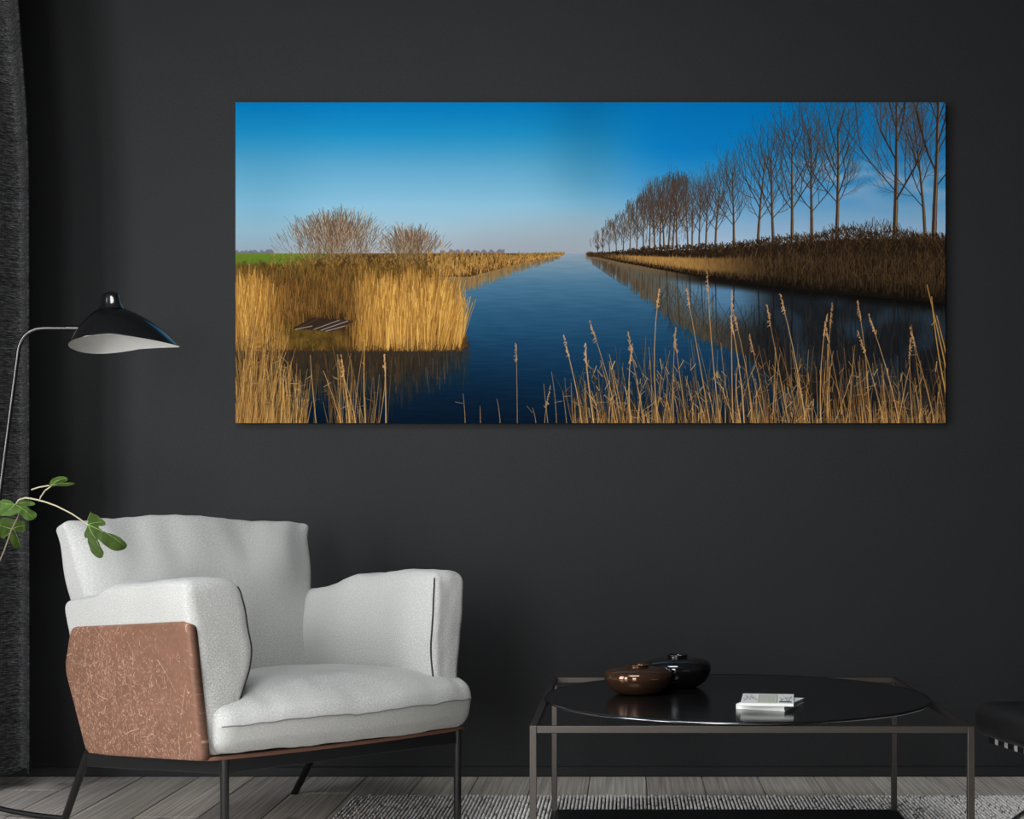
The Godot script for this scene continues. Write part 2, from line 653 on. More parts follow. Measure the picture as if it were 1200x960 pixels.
# oak boards laid at right angles to the back wall, each a piece of its own
func build_floor() -> void:
	var b := MB.new()
	b.box(Vector3(LEFT_X - 0.2, -0.12, WALL_Z - 0.2), Vector3(RIGHT_X + 0.2, -0.012, REAR_Z + 0.2))
	var fl := struct(b, "floor", M.joint)
	var w := 1024
	var h := 256
	var im := Image.create(w, h, false, Image.FORMAT_RGB8)
	for y in h:
		for x in w:
			var u := float(x)
			var q := float(y)
			var warp := wrapn(u, q, w, h, 0.004, 0.012) * 1.0 + wrapn(u + 4000, q, w, h, 0.011, 0.02) * 0.3
			var ring := sin((q / h * 5.0 + warp * 3.6) * TAU)
			var fibre := wrapn(u, q + 3000, w, h, 0.0035, 0.3)
			var patch := wrapn(u + 800, q, w, h, 0.003, 0.012)
			var k := 1.0 + 0.012 * ring + 0.011 * fibre + 0.03 * patch
			# knots
			for kn in [[300.0, 120.0, 9.0], [770.0, 60.0, 6.0]]:
				var d := Vector2((u - kn[0]) * 0.5, q - kn[1]).length()
				k -= 0.22 * exp(-d * d / (kn[2] * kn[2]))
			im.set_pixel(x, y, Color(clampf(0.83 * k, 0, 1), clampf(0.806 * k, 0, 1), clampf(0.775 * k, 0, 1)))
	var tex := itex(im)
	var mats := []
	for i in 8:
		var m := smat(Color.WHITE, 0.85, 0.0, 0.08)
		var k := rng.randf_range(0.86, 1.0)
		m.albedo_color = Color(k, k * rng.randf_range(0.985, 1.0), k * rng.randf_range(0.96, 1.0))
		m.albedo_texture = tex
		m.roughness = rng.randf_range(0.8, 0.9)
		m.uv1_offset = Vector3(rng.randf(), rng.randf(), 0)
		mats.append(m)
	var bw := 0.1832
	var gap := 0.003
	var x0 := (691.5 - 736.0) / 1755.0 * 4.92
	var col := int(floor((LEFT_X - x0) / bw))
	var ci := 0
	while x0 + col * bw < RIGHT_X:
		var xa := maxf(x0 + col * bw, LEFT_X)
		var xb := minf(x0 + (col + 1) * bw, RIGHT_X)
		var z := WALL_Z
		var first := fposmod(0.35 + ci * 0.77, 1.9) + 0.2
		# a board end shows in front of the armchair's near leg
		if col == -13:
			first = 0.46
		while z < REAR_Z:
			var z2 := minf(z + first, REAR_Z)
			first = 1.9
			var s := MB.new()
			board(s, xa + gap / 2, xb - gap / 2, z + gap / 2, z2 - gap / 2)
			part(s, "floor_board", mats[rng.randi() % 8], fl)
			z = z2
		col += 1
		ci += 1

func board(s: MB, xa: float, xb: float, za: float, zb: float) -> void:
	var e := 0.0022
	var y0 := -0.012
	var st := s.ix.size()
	var top := [Vector3(xa + e, 0, za + e), Vector3(xa + e, 0, zb - e), Vector3(xb - e, 0, zb - e), Vector3(xb - e, 0, za + e)]
	var mid := [Vector3(xa, -e * 0.6, za), Vector3(xa, -e * 0.6, zb), Vector3(xb, -e * 0.6, zb), Vector3(xb, -e * 0.6, za)]
	var low := []
	for p in mid:
		low.append(Vector3(p.x, y0, p.z))
	var f := func(a): return a.map(func(p): return Vector2(p.z / 1.9, (p.x - xa) / 0.75))
	s.face(top, f.call(top))
	for i in 4:
		var j := (i + 1) % 4
		var q := [mid[i], mid[j], top[j], top[i]]
		s.face(q, f.call(q))
		q = [low[i], low[j], mid[j], mid[i]]
		s.face(q, f.call(q))
	var lo := low.duplicate()
	lo.reverse()
	s.face(lo, f.call(lo))
	s.orient(st)

# ---------------------------------------------------------------- the wall print
func build_print() -> void:
	var z0 := WALL_Z
	var z1 := WALL_Z + 0.03
	var d := -z1
	var xa := (276.0 - 736.0) / 1755.0 * d
	var xb := (1108.0 - 736.0) / 1755.0 * d
	var ya := 0.88 + (596.0 - 496.0) / 1755.0 * d
	var yb := 0.88 + (596.0 - 120.0) / 1755.0 * d
	var t := thing("wall_print", "wide wall print of a blue canal with golden reeds and bare trees", "picture", Vector3((xa + xb) / 2, ya, z0))
	var hw := (xb - xa) / 2
	var hh := yb - ya
	var b := MB.new()
	b.box(Vector3(-hw, 0, 0.0), Vector3(hw, hh, 0.0285), 0.001)
	part(b, "panel_body", M.print_edge, t)
	b = MB.new()
	b.face([Vector3(-hw, 0, 0.03), Vector3(hw, 0, 0.03), Vector3(hw, hh, 0.03), Vector3(-hw, hh, 0.03)], [Vector2(0, 1), Vector2(1, 1), Vector2(1, 0), Vector2(0, 0)])
	b.face([Vector3(-hw, 0, 0.0285), Vector3(-hw, hh, 0.0285), Vector3(hw, hh, 0.0285), Vector3(hw, 0, 0.0285)], [Vector2(0, 1), Vector2(0, 0), Vector2(1, 0), Vector2(1, 1)])
	var m := smat(Color.WHITE, 0.8, 0.0, 0.12)
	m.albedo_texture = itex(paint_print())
	m.texture_repeat = false
	var o := part(b, "printed_face", m, t)
	say(o, "printed canal landscape under a clear blue sky")

# The landscape printed on the panel, drawn in units of 832 x 376 over its face.
const PS := 2048.0 / 832.0

func ramp(stops: Array, t: float) -> Color:
	for i in stops.size() - 1:
		if t <= stops[i + 1][0]:
			return stops[i][1].lerp(stops[i + 1][1], clampf((t - stops[i][0]) / (stops[i + 1][0] - stops[i][0]), 0.0, 1.0))
	return stops[-1][1]

func along(pts: Array, x: float) -> float:
	for i in pts.size() - 1:
		if x <= pts[i + 1][0]:
			return lerpf(pts[i][1], pts[i + 1][1], clampf((x - pts[i][0]) / (pts[i + 1][0] - pts[i][0]), 0.0, 1.0))
	return pts[-1][1]

# shores of the canal in the printed picture
const SHORE_LEFT := [[0, 292], [150, 292], [262, 287], [272, 280], [272.5, 205], [330, 190], [385, 178]]
const SPIT := [[177, 230], [205, 236], [225, 241], [250, 258], [272, 270], [286, 271], [292, 262]]
const SHORE_RIGHT := [[410, 178], [450, 187], [540, 204], [680, 222], [832, 236]]
const BANK_TOP := [[410, 176], [470, 175], [560, 172], [640, 166], [700, 160], [832, 160]]

func print_ground(x: float, y: float, sky_l: Array, sky_r: Array, water: Array) -> Color:
	var c: Color
	var bank := x > 410.0 and y > along(BANK_TOP, x) + 1.5 * noise.get_noise_1d(x * 0.06)
	if y < 177.0 and not bank:
		c = ramp(sky_l, y / 177.0).lerp(ramp(sky_r, y / 177.0), smoothstep(380.0, 520.0, x))
		# deeper blue in a band near the middle and towards the left edge
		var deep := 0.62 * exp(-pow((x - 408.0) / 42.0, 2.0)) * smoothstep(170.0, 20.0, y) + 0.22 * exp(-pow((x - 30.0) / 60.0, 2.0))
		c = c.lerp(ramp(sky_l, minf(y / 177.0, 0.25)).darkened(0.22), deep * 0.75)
		var veil := smoothstep(110.0, 165.0, y + (x - 400.0) * 0.12) * smoothstep(200.0, 300.0, x) * smoothstep(520.0, 400.0, x)
		c = c.lerp(c8(148, 158, 166), veil * 0.55)
		# thin cloud behind the trees
		var cl := exp(-pow((y - 88.0 - (x - 700.0) * 0.05) / 26.0, 2.0)) * smoothstep(610.0, 700.0, x) * clampf(0.55 + 0.8 * noise.get_noise_2d(x * 0.018, y * 0.06), 0.0, 1.0)
		c = c.lerp(c8(176, 190, 210), cl * 0.6)
		c = c.lerp(c8(88, 118, 158), 0.35 * smoothstep(690.0, 800.0, x) * smoothstep(140.0, 30.0, y))
		if y > 170.0 and y < 177.0 and (x < 45.0 or (x > 240.0 and x < 315.0)):
			var hgt := 3.2 + 2.4 * noise.get_noise_1d(x * 0.16)
			if y > 177.0 - hgt:
				c = c.lerp(c8(96, 92, 100), 0.7)
		return c
	# land on the left
	var tip := along(SPIT, y) + 4.0 * noise.get_noise_1d(y * 0.4)
	if x < 385.0 and (y < along(SHORE_LEFT, maxf(x, 273.0)) or (x < tip and y < 291.0 + 2.5 * noise.get_noise_1d(x * 0.3))):
		var scrub := c8(112, 80, 38).lerp(c8(70, 49, 24), clampf(0.5 + 0.7 * noise.get_noise_2d(x * 0.06, y * 0.05), 0.0, 1.0))
		scrub = scrub.lerp(c8(24, 18, 12), 0.8 * exp(-pow((x - 122.0) / 26.0, 2.0) - pow((y - 256.0) / 11.0, 2.0)))
		var field := c8(96, 122, 40).lerp(c8(58, 78, 30), smoothstep(186.0, 198.0, y))
		return field.lerp(scrub, smoothstep(182.0, 196.0, y + maxf(0.0, x - 58.0) * 0.22 + 5.0 * noise.get_noise_2d(x * 0.15, y * 0.15)))
	# land on the right
	if x > 410.0 and y < along(SHORE_RIGHT, x):
		var k := smoothstep(along(BANK_TOP, x), along(SHORE_RIGHT, x), y)
		var sunny := smoothstep(640.0, 520.0, x)
		var cc := c8(40, 30, 21).lerp(c8(168, 124, 66), sunny * smoothstep(0.15, 0.3, k) * smoothstep(1.0, 0.72, k))
		return cc.lerp(c8(22, 17, 12), smoothstep(0.8, 1.0, k))
	# water
	c = ramp(water, (y - 177.0) / 199.0)
	var rip := noise.get_noise_2d(x * 0.02, y * 0.35)
	c = c.lightened(0.03 * maxf(rip, 0.0)).darkened(0.05 * maxf(-rip, 0.0))
	c = c.lerp(c8(4, 16, 28), 0.35 * smoothstep(430.0, 250.0, x) * smoothstep(250.0, 376.0, y))
	# mirrored far left bank
	if x < 385.0 and x > 180.0:
		var sh := along(SHORE_LEFT, maxf(x, 273.0))
		var m := clampf(1.0 - (y - sh) / maxf(2.0, (385.0 - x) * 0.13), 0.0, 1.0)
		c = c.lerp(c8(168, 122, 66), 0.8 * smoothstep(0.0, 0.5, m))
	# mirrored trees and bank on the right
	if x > 410.0:
		var sh2 := along(SHORE_RIGHT, x)
		var edge := along([[410, 180], [430, 192], [470, 222], [510, 256], [545, 276], [600, 300], [660, 345], [720, 376], [832, 430]], x) + 5.0 * noise.get_noise_1d(x * 0.2)
		var inm := smoothstep(edge + 3.0, edge - 4.0, y)
		var dark := c8(92, 80, 62).lerp(c8(26, 24, 24), smoothstep(540.0, 640.0, x))
		var gap := smoothstep(480.0, 560.0, x) * smoothstep(sh2 + 3.0, sh2 + 12.0, y) * smoothstep(sh2 + 62.0, sh2 + 22.0, y) * smoothstep(640.0, 575.0, x)
		gap = maxf(gap, 0.4 * clampf(noise.get_noise_2d(x * 0.012 + 4.0, y * 0.02), 0.0, 1.0) * smoothstep(600.0, 660.0, x))
		c = c.lerp(dark, inm * 0.86 * (1.0 - gap * 0.9))
		c = c.lerp(c8(110, 156, 196), gap * 0.45 * inm)
		c = c.lerp(c8(14, 11, 9), 0.9 * smoothstep(sh2 + 14.0, sh2 + 1.0, y) * smoothstep(470.0, 560.0, x))
		c = c.lerp(c8(120, 92, 58), 0.6 * smoothstep(sh2 + 9.0, sh2 + 2.0, y) * smoothstep(560.0, 480.0, x))
	# mirrored reeds of the left shore
	if x < 275.0 and y > 280.0:
		var m2 := smoothstep(362.0, 300.0, y + 6.0 * noise.get_noise_1d(x * 0.25) + maxf(0.0, x - 200.0) * 0.45)
		c = c.lerp(c8(58, 42, 26), 0.85 * m2)
	return c

func pl(im: Image, x0: float, y0: float, x1: float, y1: float, w: float, c: Color, al := 1.0) -> void:
	stroke(im, x0 * PS, y0 * PS, x1 * PS, y1 * PS, w * PS, c, al)

# one printed tree: trunk and boughs that rise like a vase
func bough(im: Image, r: RandomNumberGenerator, x: float, y: float, a: float, l: float, w: float, depth: int, c: Color, twig: Color, fl: float, al: float) -> void:
	var n := 3
	for i in n:
		var x2 := x + cos(a) * l / n
		var y2 := y - sin(a) * l / n * fl
		pl(im, x, y, x2, y2, w, c, al)
		x = x2
		y = y2
		a = lerpf(a + r.randf_range(-0.14, 0.14), PI / 2, 0.12)
		if depth > 0 and (i < n - 1):
			var sg := 1.0 if r.randf() < 0.5 else -1.0
			bough(im, r, x, y, a + sg * r.randf_range(0.35, 0.75), l * r.randf_range(0.45, 0.7), w * 0.55, depth - 1, c.lerp(twig, 0.35), twig, fl, al * 0.93)
	if depth > 0:
		for sg in [-1.0, 1.0]:
			bough(im, r, x, y, lerpf(a + sg * r.randf_range(0.15, 0.5), PI / 2, 0.2), l * r.randf_range(0.55, 0.8), w * 0.62, depth - 1, c.lerp(twig, 0.3), twig, fl, al * 0.95)

func printed_tree(im: Image, r: RandomNumberGenerator, x: float, yb: float, h: float, w: float, depth: int, c: Color, twig: Color, fl := 1.0, al := 1.0) -> void:
	var y := yb
	var lean := r.randf_range(-0.04, 0.04)
	var n := 9
	for i in n:
		var f := float(i) / n
		lean += r.randf_range(-0.02, 0.02)
		var x2 := x + lean * h / n
		var y2 := y - fl * h * 0.82 / n
		pl(im, x, y, x2, y2, lerpf(w, w * 0.3, f), c, al)
		if fl > 0 and w > 1.2:
			pl(im, x + w * 0.22, y, x2 + w * 0.22, y2, lerpf(w, w * 0.3, f) * 0.3, c8(172, 128, 80), al * 0.75)
		x = x2
		y = y2
		if i > 1:
			for sg in [-1.0, 1.0]:
				if r.randf() < 0.75:
					bough(im, r, x, y + fl * r.randf() * h * 0.06, PI / 2 - sg * lerpf(0.72, 0.28, f) * r.randf_range(0.6, 1.25), h * lerpf(0.36, 0.16, f) * r.randf_range(0.5, 1.2), w * lerpf(0.42, 0.25, f) * r.randf_range(0.6, 1.1), depth, c, twig, fl, al)

func reed(im: Image, r: RandomNumberGenerator, x: float, y: float, h: float, w: float, c: Color, al: float, lean: float, plume: bool) -> void:
	var n := 5
	var bend := r.randf_range(-0.05, 0.05)
	for i in n:
		var x2 := x + lean * h / n
		var y2 := y - h / n
		pl(im, x, y, x2, y2, w * lerpf(1.0, 0.55, float(i) / n), c, al)
		x = x2
		y = y2
		lean += bend
	if plume:
		var d := 1.0 if lean >= 0 else -1.0
		for k in 20:
			var f := k / 19.0
			var px := x + lean * (f * 22.0 - 14.0)
			var py := y + 12.0 - f * 22.0
			pl(im, px, py, px + d * r.randf_range(-1.5, 4.2) * (1.0 - f * 0.7), py + r.randf_range(-4.0, 4.5), w * 1.1, c.lerp(c8(196, 150, 112), r.randf_range(0.2, 0.8)), 0.8)
	elif r.randf() < 0.35:
		var d2 := -1.0 if r.randf() < 0.5 else 1.0
		pl(im, x, y + h * 0.3, x + d2 * r.randf_range(3, 11), y + h * 0.3 - r.randf_range(-3, 10), w * 0.8, c, al * 0.9)

func paint_print() -> Image:
	var sky_l := [[0.0, c8(0, 122, 186)], [0.2, c8(30, 140, 192)], [0.42, c8(92, 164, 200)], [0.68, c8(138, 188, 212)], [0.85, c8(160, 188, 202)], [1.0, c8(168, 172, 180)]]
	var sky_r := [[0.0, c8(0, 116, 184)], [0.3, c8(10, 126, 194)], [0.55, c8(62, 148, 202)], [0.78, c8(132, 174, 206)], [1.0, c8(182, 194, 208)]]
	var water := [[0.0, c8(142, 158, 170)], [0.06, c8(118, 146, 164)], [0.18, c8(74, 116, 144)], [0.35, c8(44, 88, 118)], [0.55, c8(24, 64, 94)], [0.75, c8(12, 44, 70)], [1.0, c8(5, 24, 42)]]
	var im := Image.create(1024, 463, false, Image.FORMAT_RGB8)
	for y in 463:
		for x in 1024:
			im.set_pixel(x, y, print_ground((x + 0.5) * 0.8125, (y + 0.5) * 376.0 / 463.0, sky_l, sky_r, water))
	im.resize(2048, 926, Image.INTERPOLATE_BILINEAR)
	var r := RandomNumberGenerator.new()
	r.seed = 21
	# mirrored trees
	for k in [[817, 236, 190], [772, 232, 190], [704, 226, 170], [674, 222, 150], [652, 219, 135], [630, 216, 125], [612, 213, 112], [584, 209, 100], [562, 206, 90], [545, 203, 84], [532, 201, 80], [517, 199, 74], [505, 196, 70]]:
		printed_tree(im, r, k[0], k[1], k[2] * 0.95, 2.4 * k[2] / 150.0, 2, c8(26, 24, 24), c8(52, 46, 42), -1.0, 0.75)
	for i in 420:
		var x := r.randf_range(418, 560)
		var e := along([[410, 180], [470, 222], [510, 256], [545, 276], [560, 280]], x)
		var s := along(SHORE_RIGHT, x) + 3
		var y := r.randf_range(s, maxf(s + 1, e - 8))
		pl(im, x, y, x + r.randf_range(-0.6, 0.6), minf(e + 4, y + r.randf_range(6, 22)), r.randf_range(0.4, 1.1), c8(48, 40, 32).lerp(c8(140, 116, 84), r.randf() * 0.7), 0.45)
	for i in 1500:
		var x := r.randf_range(590, 832)
		var y := r.randf_range(236, 350)
		pl(im, x, y, x + r.randf_range(-2, 2), y + r.randf_range(6, 26), r.randf_range(0.4, 1.0), c8(12, 12, 13).lerp(c8(66, 58, 50), r.randf()), 0.5)
	# far row of trees, merging towards the horizon
	for i in 900:
		var x := 414.0 + 116.0 * sqrt(r.randf())
		var top := along([[412, 170], [430, 152], [460, 124], [490, 102], [512, 90], [530, 92]], x)
		var f := r.randf()
		var y := lerpf(173, top, sqrt(f))
		var cc := c8(70, 54, 42).lerp(c8(150, 118, 78), smoothstep(0.7, 0.2, f) * r.randf())
		pl(im, x, y, x + r.randf_range(-2.2, 2.2), y - r.randf_range(4, 12), r.randf_range(0.35, 0.8), cc, 0.7)
	for k in [[424, 166], [430, 158], [438, 148], [446, 140], [454, 132], [462, 124], [470, 118], [478, 111], [485, 105], [491, 100], [497, 96], [502, 94], [507, 92], [512, 92], [517, 93], [530, 98], [535, 98], [543, 94], [551, 86], [562, 76], [584, 62], [612, 42], [630, 34], [652, 22], [675, 14], [704, -4], [772, -60], [808, 10], [818, -70]]:
		var yb := along([[410, 176], [560, 170], [650, 162], [832, 160]], k[0])
		var h: float = yb - k[1]
		var dp := 1 if h < 60 else 2
		if h > 150:
			dp = 3
		printed_tree(im, r, k[0], yb, h * 0.98, clampf(h * 0.026, 0.9, 6.2), dp, c8(56, 42, 32), c8(104, 82, 76), 1.0, 0.95)
	# ragged hedge along the top of the right bank, with higher bushes between the near trunks
	for i in 2400:
		var x := 412.0 + 420.0 * r.randf()
		var tb := along(BANK_TOP, x)
		var up := 3.0 + 9.0 * exp(-pow((x - 716.0) / 26.0, 2.0)) + 7.0 * exp(-pow((x - 770.0) / 20.0, 2.0)) + 4.0 * exp(-pow((x - 640.0) / 30.0, 2.0))
		var y := tb + r.randf_range(-up * smoothstep(412.0, 520.0, x), 5.0)
		var a := PI / 2 + r.randf_range(-0.9, 0.9)
		var l := r.randf_range(2, 6) * smoothstep(405.0, 500.0, x)
		pl(im, x, y, x + cos(a) * l, y - sin(a) * l, r.randf_range(0.5, 1.2), c8(28, 20, 14).lerp(c8(92, 68, 46), pow(r.randf(), 2.0)), 0.85)
	# shrubs on the right bank
	for i in 2600:
		var x := 540.0 + 292.0 * sqrt(r.randf())
		var tb := along([[540, 172], [620, 160], [660, 154], [700, 146], [750, 140], [790, 150], [832, 158]], x)
		var y := r.randf_range(tb + 4, along(SHORE_RIGHT, x) - 18)
		var a := PI / 2 + r.randf_range(-0.7, 0.7)
		var l := r.randf_range(3, 11)
		pl(im, x, y, x + cos(a) * l, y - sin(a) * l, r.randf_range(0.35, 0.8), c8(26, 19, 13).lerp(c8(118, 88, 56), pow(r.randf(), 2.0)), 0.7)
	# reeds along the right bank
	for i in 2600:
		var x := 412.0 + 420.0 * r.randf()
		var s := along(SHORE_RIGHT, x)
		var top := lerpf(s, along(BANK_TOP, x), 0.72)
		var y := r.randf_range(top + 4, s)
		var sun := smoothstep(660.0, 500.0, x)
		var cc := c8(58, 44, 28).lerp(c8(198, 150, 84), sun * r.randf_range(0.4, 1.0))
		cc = cc.lerp(c8(98, 76, 50), (1.0 - sun) * r.randf() * 0.7)
		cc = cc.lerp(c8(16, 12, 9), smoothstep(s - 5.0, s, y) * 0.7)
		pl(im, x, y, x + r.randf_range(-0.7, 0.7), y - r.randf_range(2, 5.0 + (x - 412) * 0.025), r.randf_range(0.35, 0.8), cc, 0.65)
	# bushes on the left
	for bsh in [[118, 178, 62, 52, 2600], [206, 178, 36, 34, 1200]]:
		for i in bsh[4]:
			var a := r.randfn(0.0, 0.42)
			var f := sqrt(r.randf())
			var ox: float = bsh[0] + r.randfn(0.0, 0.3) * bsh[2]
			var x: float = ox + sin(a) * bsh[3] * f * 1.1
			var y: float = bsh[1] + 16 - cos(a) * (bsh[3] + 12) * f * r.randf_range(0.7, 1.0) * clampf(1.25 - absf(ox - bsh[0]) / bsh[2] * 0.7, 0.3, 1.05)
			var l := r.randf_range(4, 11)
			var cc := c8(70, 52, 36).lerp(c8(206, 168, 132), pow(r.randf(), 1.8))
			cc = cc.lerp(c8(96, 84, 34), 0.5 * smoothstep(160.0, 190.0, y) * r.randf())
			pl(im, x, y, x + sin(a + r.randf_range(-0.3, 0.3)) * l, y - cos(a) * l, r.randf_range(0.3, 0.7), cc, 0.65)
	# far left reed bank
	for i in 1200:
		var x := 225.0 + 160.0 * r.randf()
		var s := minf(along(SHORE_LEFT, maxf(x, 273.0)), 206.0)
		var y := r.randf_range(180, s)
		pl(im, x, y, x + r.randf_range(-0.5, 0.8), y - r.randf_range(1.5, 9) * clampf((390 - x) / 120, 0.15, 1), r.randf_range(0.4, 0.9), c8(150, 104, 48).lerp(c8(222, 172, 96), r.randf()), 0.7)
	# broken mirror image under the far left bank
	for i in 700:
		var x := 240.0 + 140.0 * r.randf()
		var s := along(SHORE_LEFT, maxf(x, 273.0))
		var l := r.randf_range(2, 4.0 + (385.0 - x) * 0.13)
		pl(im, x, s + r.randf_range(0, 3), x + r.randf_range(-0.5, 0.5), s + l, r.randf_range(0.5, 1.4), c8(176, 128, 66).lerp(c8(84, 84, 74), r.randf()), 0.5)
	# rough grass where field and scrub meet
	for i in 1100:
		var x := r.randf_range(40, 385)
		var y := r.randf_range(178.5, 179.0 + 18.0 * smoothstep(385.0, 200.0, x))
		pl(im, x, y, x + r.randf_range(-1.5, 1.5), y - r.randf_range(0.5, 4), r.randf_range(0.5, 1.1), c8(98, 84, 40).lerp(c8(192, 144, 76), r.randf()), 0.7)
	# scrub and reeds of the near left shore, back to front
	for i in 6800:
		var f := i / 6800.0
		var y := lerpf(196.0, 292.0, f)
		var x := r.randf_range(0, 268)
		var right := along([[196, 232], [220, 240], [245, 258], [270, 270], [292, 262]], y)
		if x > right:
			continue
		var hollow := exp(-pow((x - 98.0) / 42.0, 2.0) - pow((y - 276.0) / 20.0, 2.0))
		if r.randf() < hollow * 1.5:
			continue
		var wob := 14.0 * noise.get_noise_2d(x * 0.03, y * 0.03) + r.randf_range(-9, 9)
		var gold := smoothstep(132.0, 158.0, x + wob + (y - 260.0) * 0.25) + smoothstep(64.0, 30.0, x + wob)
		gold = clampf(gold, 0.0, 1.0) * smoothstep(216.0, 246.0, y + wob * 0.8)
		var cc := c8(62, 44, 22).lerp(c8(158, 112, 54), r.randf()).lerp(c8(126, 82, 30).lerp(c8(240, 188, 100), r.randf()), gold)
		if y < 215.0 and r.randf() < 0.4:
			cc = cc.lerp(c8(92, 86, 34), 0.5)
		var h := lerpf(14.0, 42.0, gold) * r.randf_range(0.5, 1.1) * smoothstep(188.0, 250.0, y + 25.0)
		pl(im, x, y, x + r.randf_range(-0.12, 0.16) * h + (0.16 * h if x > 235 else 0.0), y - h, r.randf_range(0.45, 0.95), cc, 0.75)
	# green sward and planks of the little landing stage
	for i in 500:
		var x := r.randfn(88.0, 22.0)
		var y := r.randf_range(262, 288)
		pl(im, x, y, x + r.randf_range(-2, 2), y - r.randf_range(1, 4), 0.7, c8(62, 62, 22).lerp(c8(120, 108, 40), r.randf()), 0.6)
	for k in 12:
		var f := k / 11.0
		pl(im, lerpf(68, 112, f), lerpf(265, 268, f), lerpf(94, 138, f), lerpf(252, 256, f), 2.4, c8(46, 33, 26).lerp(c8(70, 54, 44), r.randf()), 0.95)
	for k in [[70, 266, 90, 262], [92, 266, 122, 255], [100, 267, 132, 256], [106, 268, 128, 262]]:
		pl(im, k[0], k[1], k[2], k[3], 1.0, c8(188, 172, 166), 0.75)
	# dark mirror strokes below that shore
	for i in 1100:
		var x := r.randf_range(0, 270)
		var y := r.randf_range(290, 350)
		var l := r.randf_range(6, 24)
		pl(im, x, y, x + r.randf_range(-0.08, 0.14) * l, y + l, r.randf_range(0.4, 0.9), c8(26, 20, 14).lerp(c8(132, 92, 46), pow(r.randf(), 2.0)), 0.5 * smoothstep(362.0, 320.0, y + maxf(0.0, x - 190.0) * 0.4))
	# foreground reeds: left tuft, middle tuft, the long row on the right
	for i in 330:
		var x := 84.0 * pow(r.randf(), 1.3)
		var f := r.randf()
		reed(im, r, x, 378, lerpf(165, 60, x / 84.0) * r.randf_range(0.3, 1.0), r.randf_range(0.4, 1.1), c8(74, 50, 24).lerp(c8(226, 172, 96), f), 0.9, r.randf_range(-0.12, 0.2), false)
	for i in 70:
		var x := r.randfn(138.0, 20.0)
		reed(im, r, x, 378, r.randf_range(15, 95), r.randf_range(0.4, 1.1), c8(92, 62, 30).lerp(c8(226, 176, 104), r.randf()), 0.9, r.randf_range(-0.3, 0.2), false)
	reed(im, r, 176, 378, 72, 1.3, c8(206, 158, 96), 1.0, 0.0, true)
	reed(im, r, 152, 378, 100, 1.3, c8(196, 150, 84), 1.0, -0.05, false)
	reed(im, r, 134, 378, 70, 1.2, c8(206, 158, 96), 1.0, -0.12, true)
	for k in [[269, 36], [287, 22], [310, 30], [330, 86], [352, 20], [366, 48], [376, 62], [388, 40], [362, 32]]:
		reed(im, r, k[0], 378, k[1], 0.9, c8(176, 132, 80), 0.85, r.randf_range(-0.12, 0.06), k[1] > 80 or k[0] == 362)
	for i in 900:
		var x := 395.0 + 440.0 * r.randf()
		var k := smoothstep(385.0, 470.0, x)
		var h := (8.0 + 88.0 * pow(r.randf(), 1.7)) * lerpf(0.6, 1.0, k) * (1.0 + 0.35 * noise.get_noise_1d(x * 0.05))
		var f := r.randf()
		reed(im, r, x, 378, h, r.randf_range(0.35, 1.05), c8(58, 38, 20).lerp(c8(226, 170, 98), pow(f, 1.1)), lerpf(0.6, 0.95, f), r.randfn(-0.07, 0.13), false)
	for i in 240:
		var x := 410.0 + 420.0 * r.randf()
		var y := r.randf_range(310, 374)
		var a := r.randf_range(-0.9, 0.9)
		var l := r.randf_range(4, 13)
		pl(im, x, y, x + sin(a) * l, y - cos(a) * l, r.randf_range(0.5, 1.2), c8(120, 82, 42).lerp(c8(230, 184, 116), r.randf()), 0.8)
	for k in [[398, 92], [412, 86], [440, 112], [455, 84], [470, 96], [487, 150], [505, 104], [520, 96], [548, 150], [560, 168], [575, 148], [588, 118], [598, 124], [615, 96], [640, 130], [660, 144], [678, 118], [690, 130], [706, 108], [735, 136], [752, 98], [770, 118], [786, 92], [812, 104]]:
		reed(im, r, k[0] + 8, 378, k[1], 1.1, c8(166, 120, 70).lerp(c8(226, 176, 112), r.randf()), 0.95, r.randf_range(-0.26, -0.02), true)
	for k in [[832, 150], [838, 168], [842, 120]]:
		reed(im, r, k[0], 340, k[1] * 0.75, 1.6, c8(196, 146, 76), 0.95, -0.2, false)
	im.adjust_bcs(1.03, 1.0, 1.0)
	return im

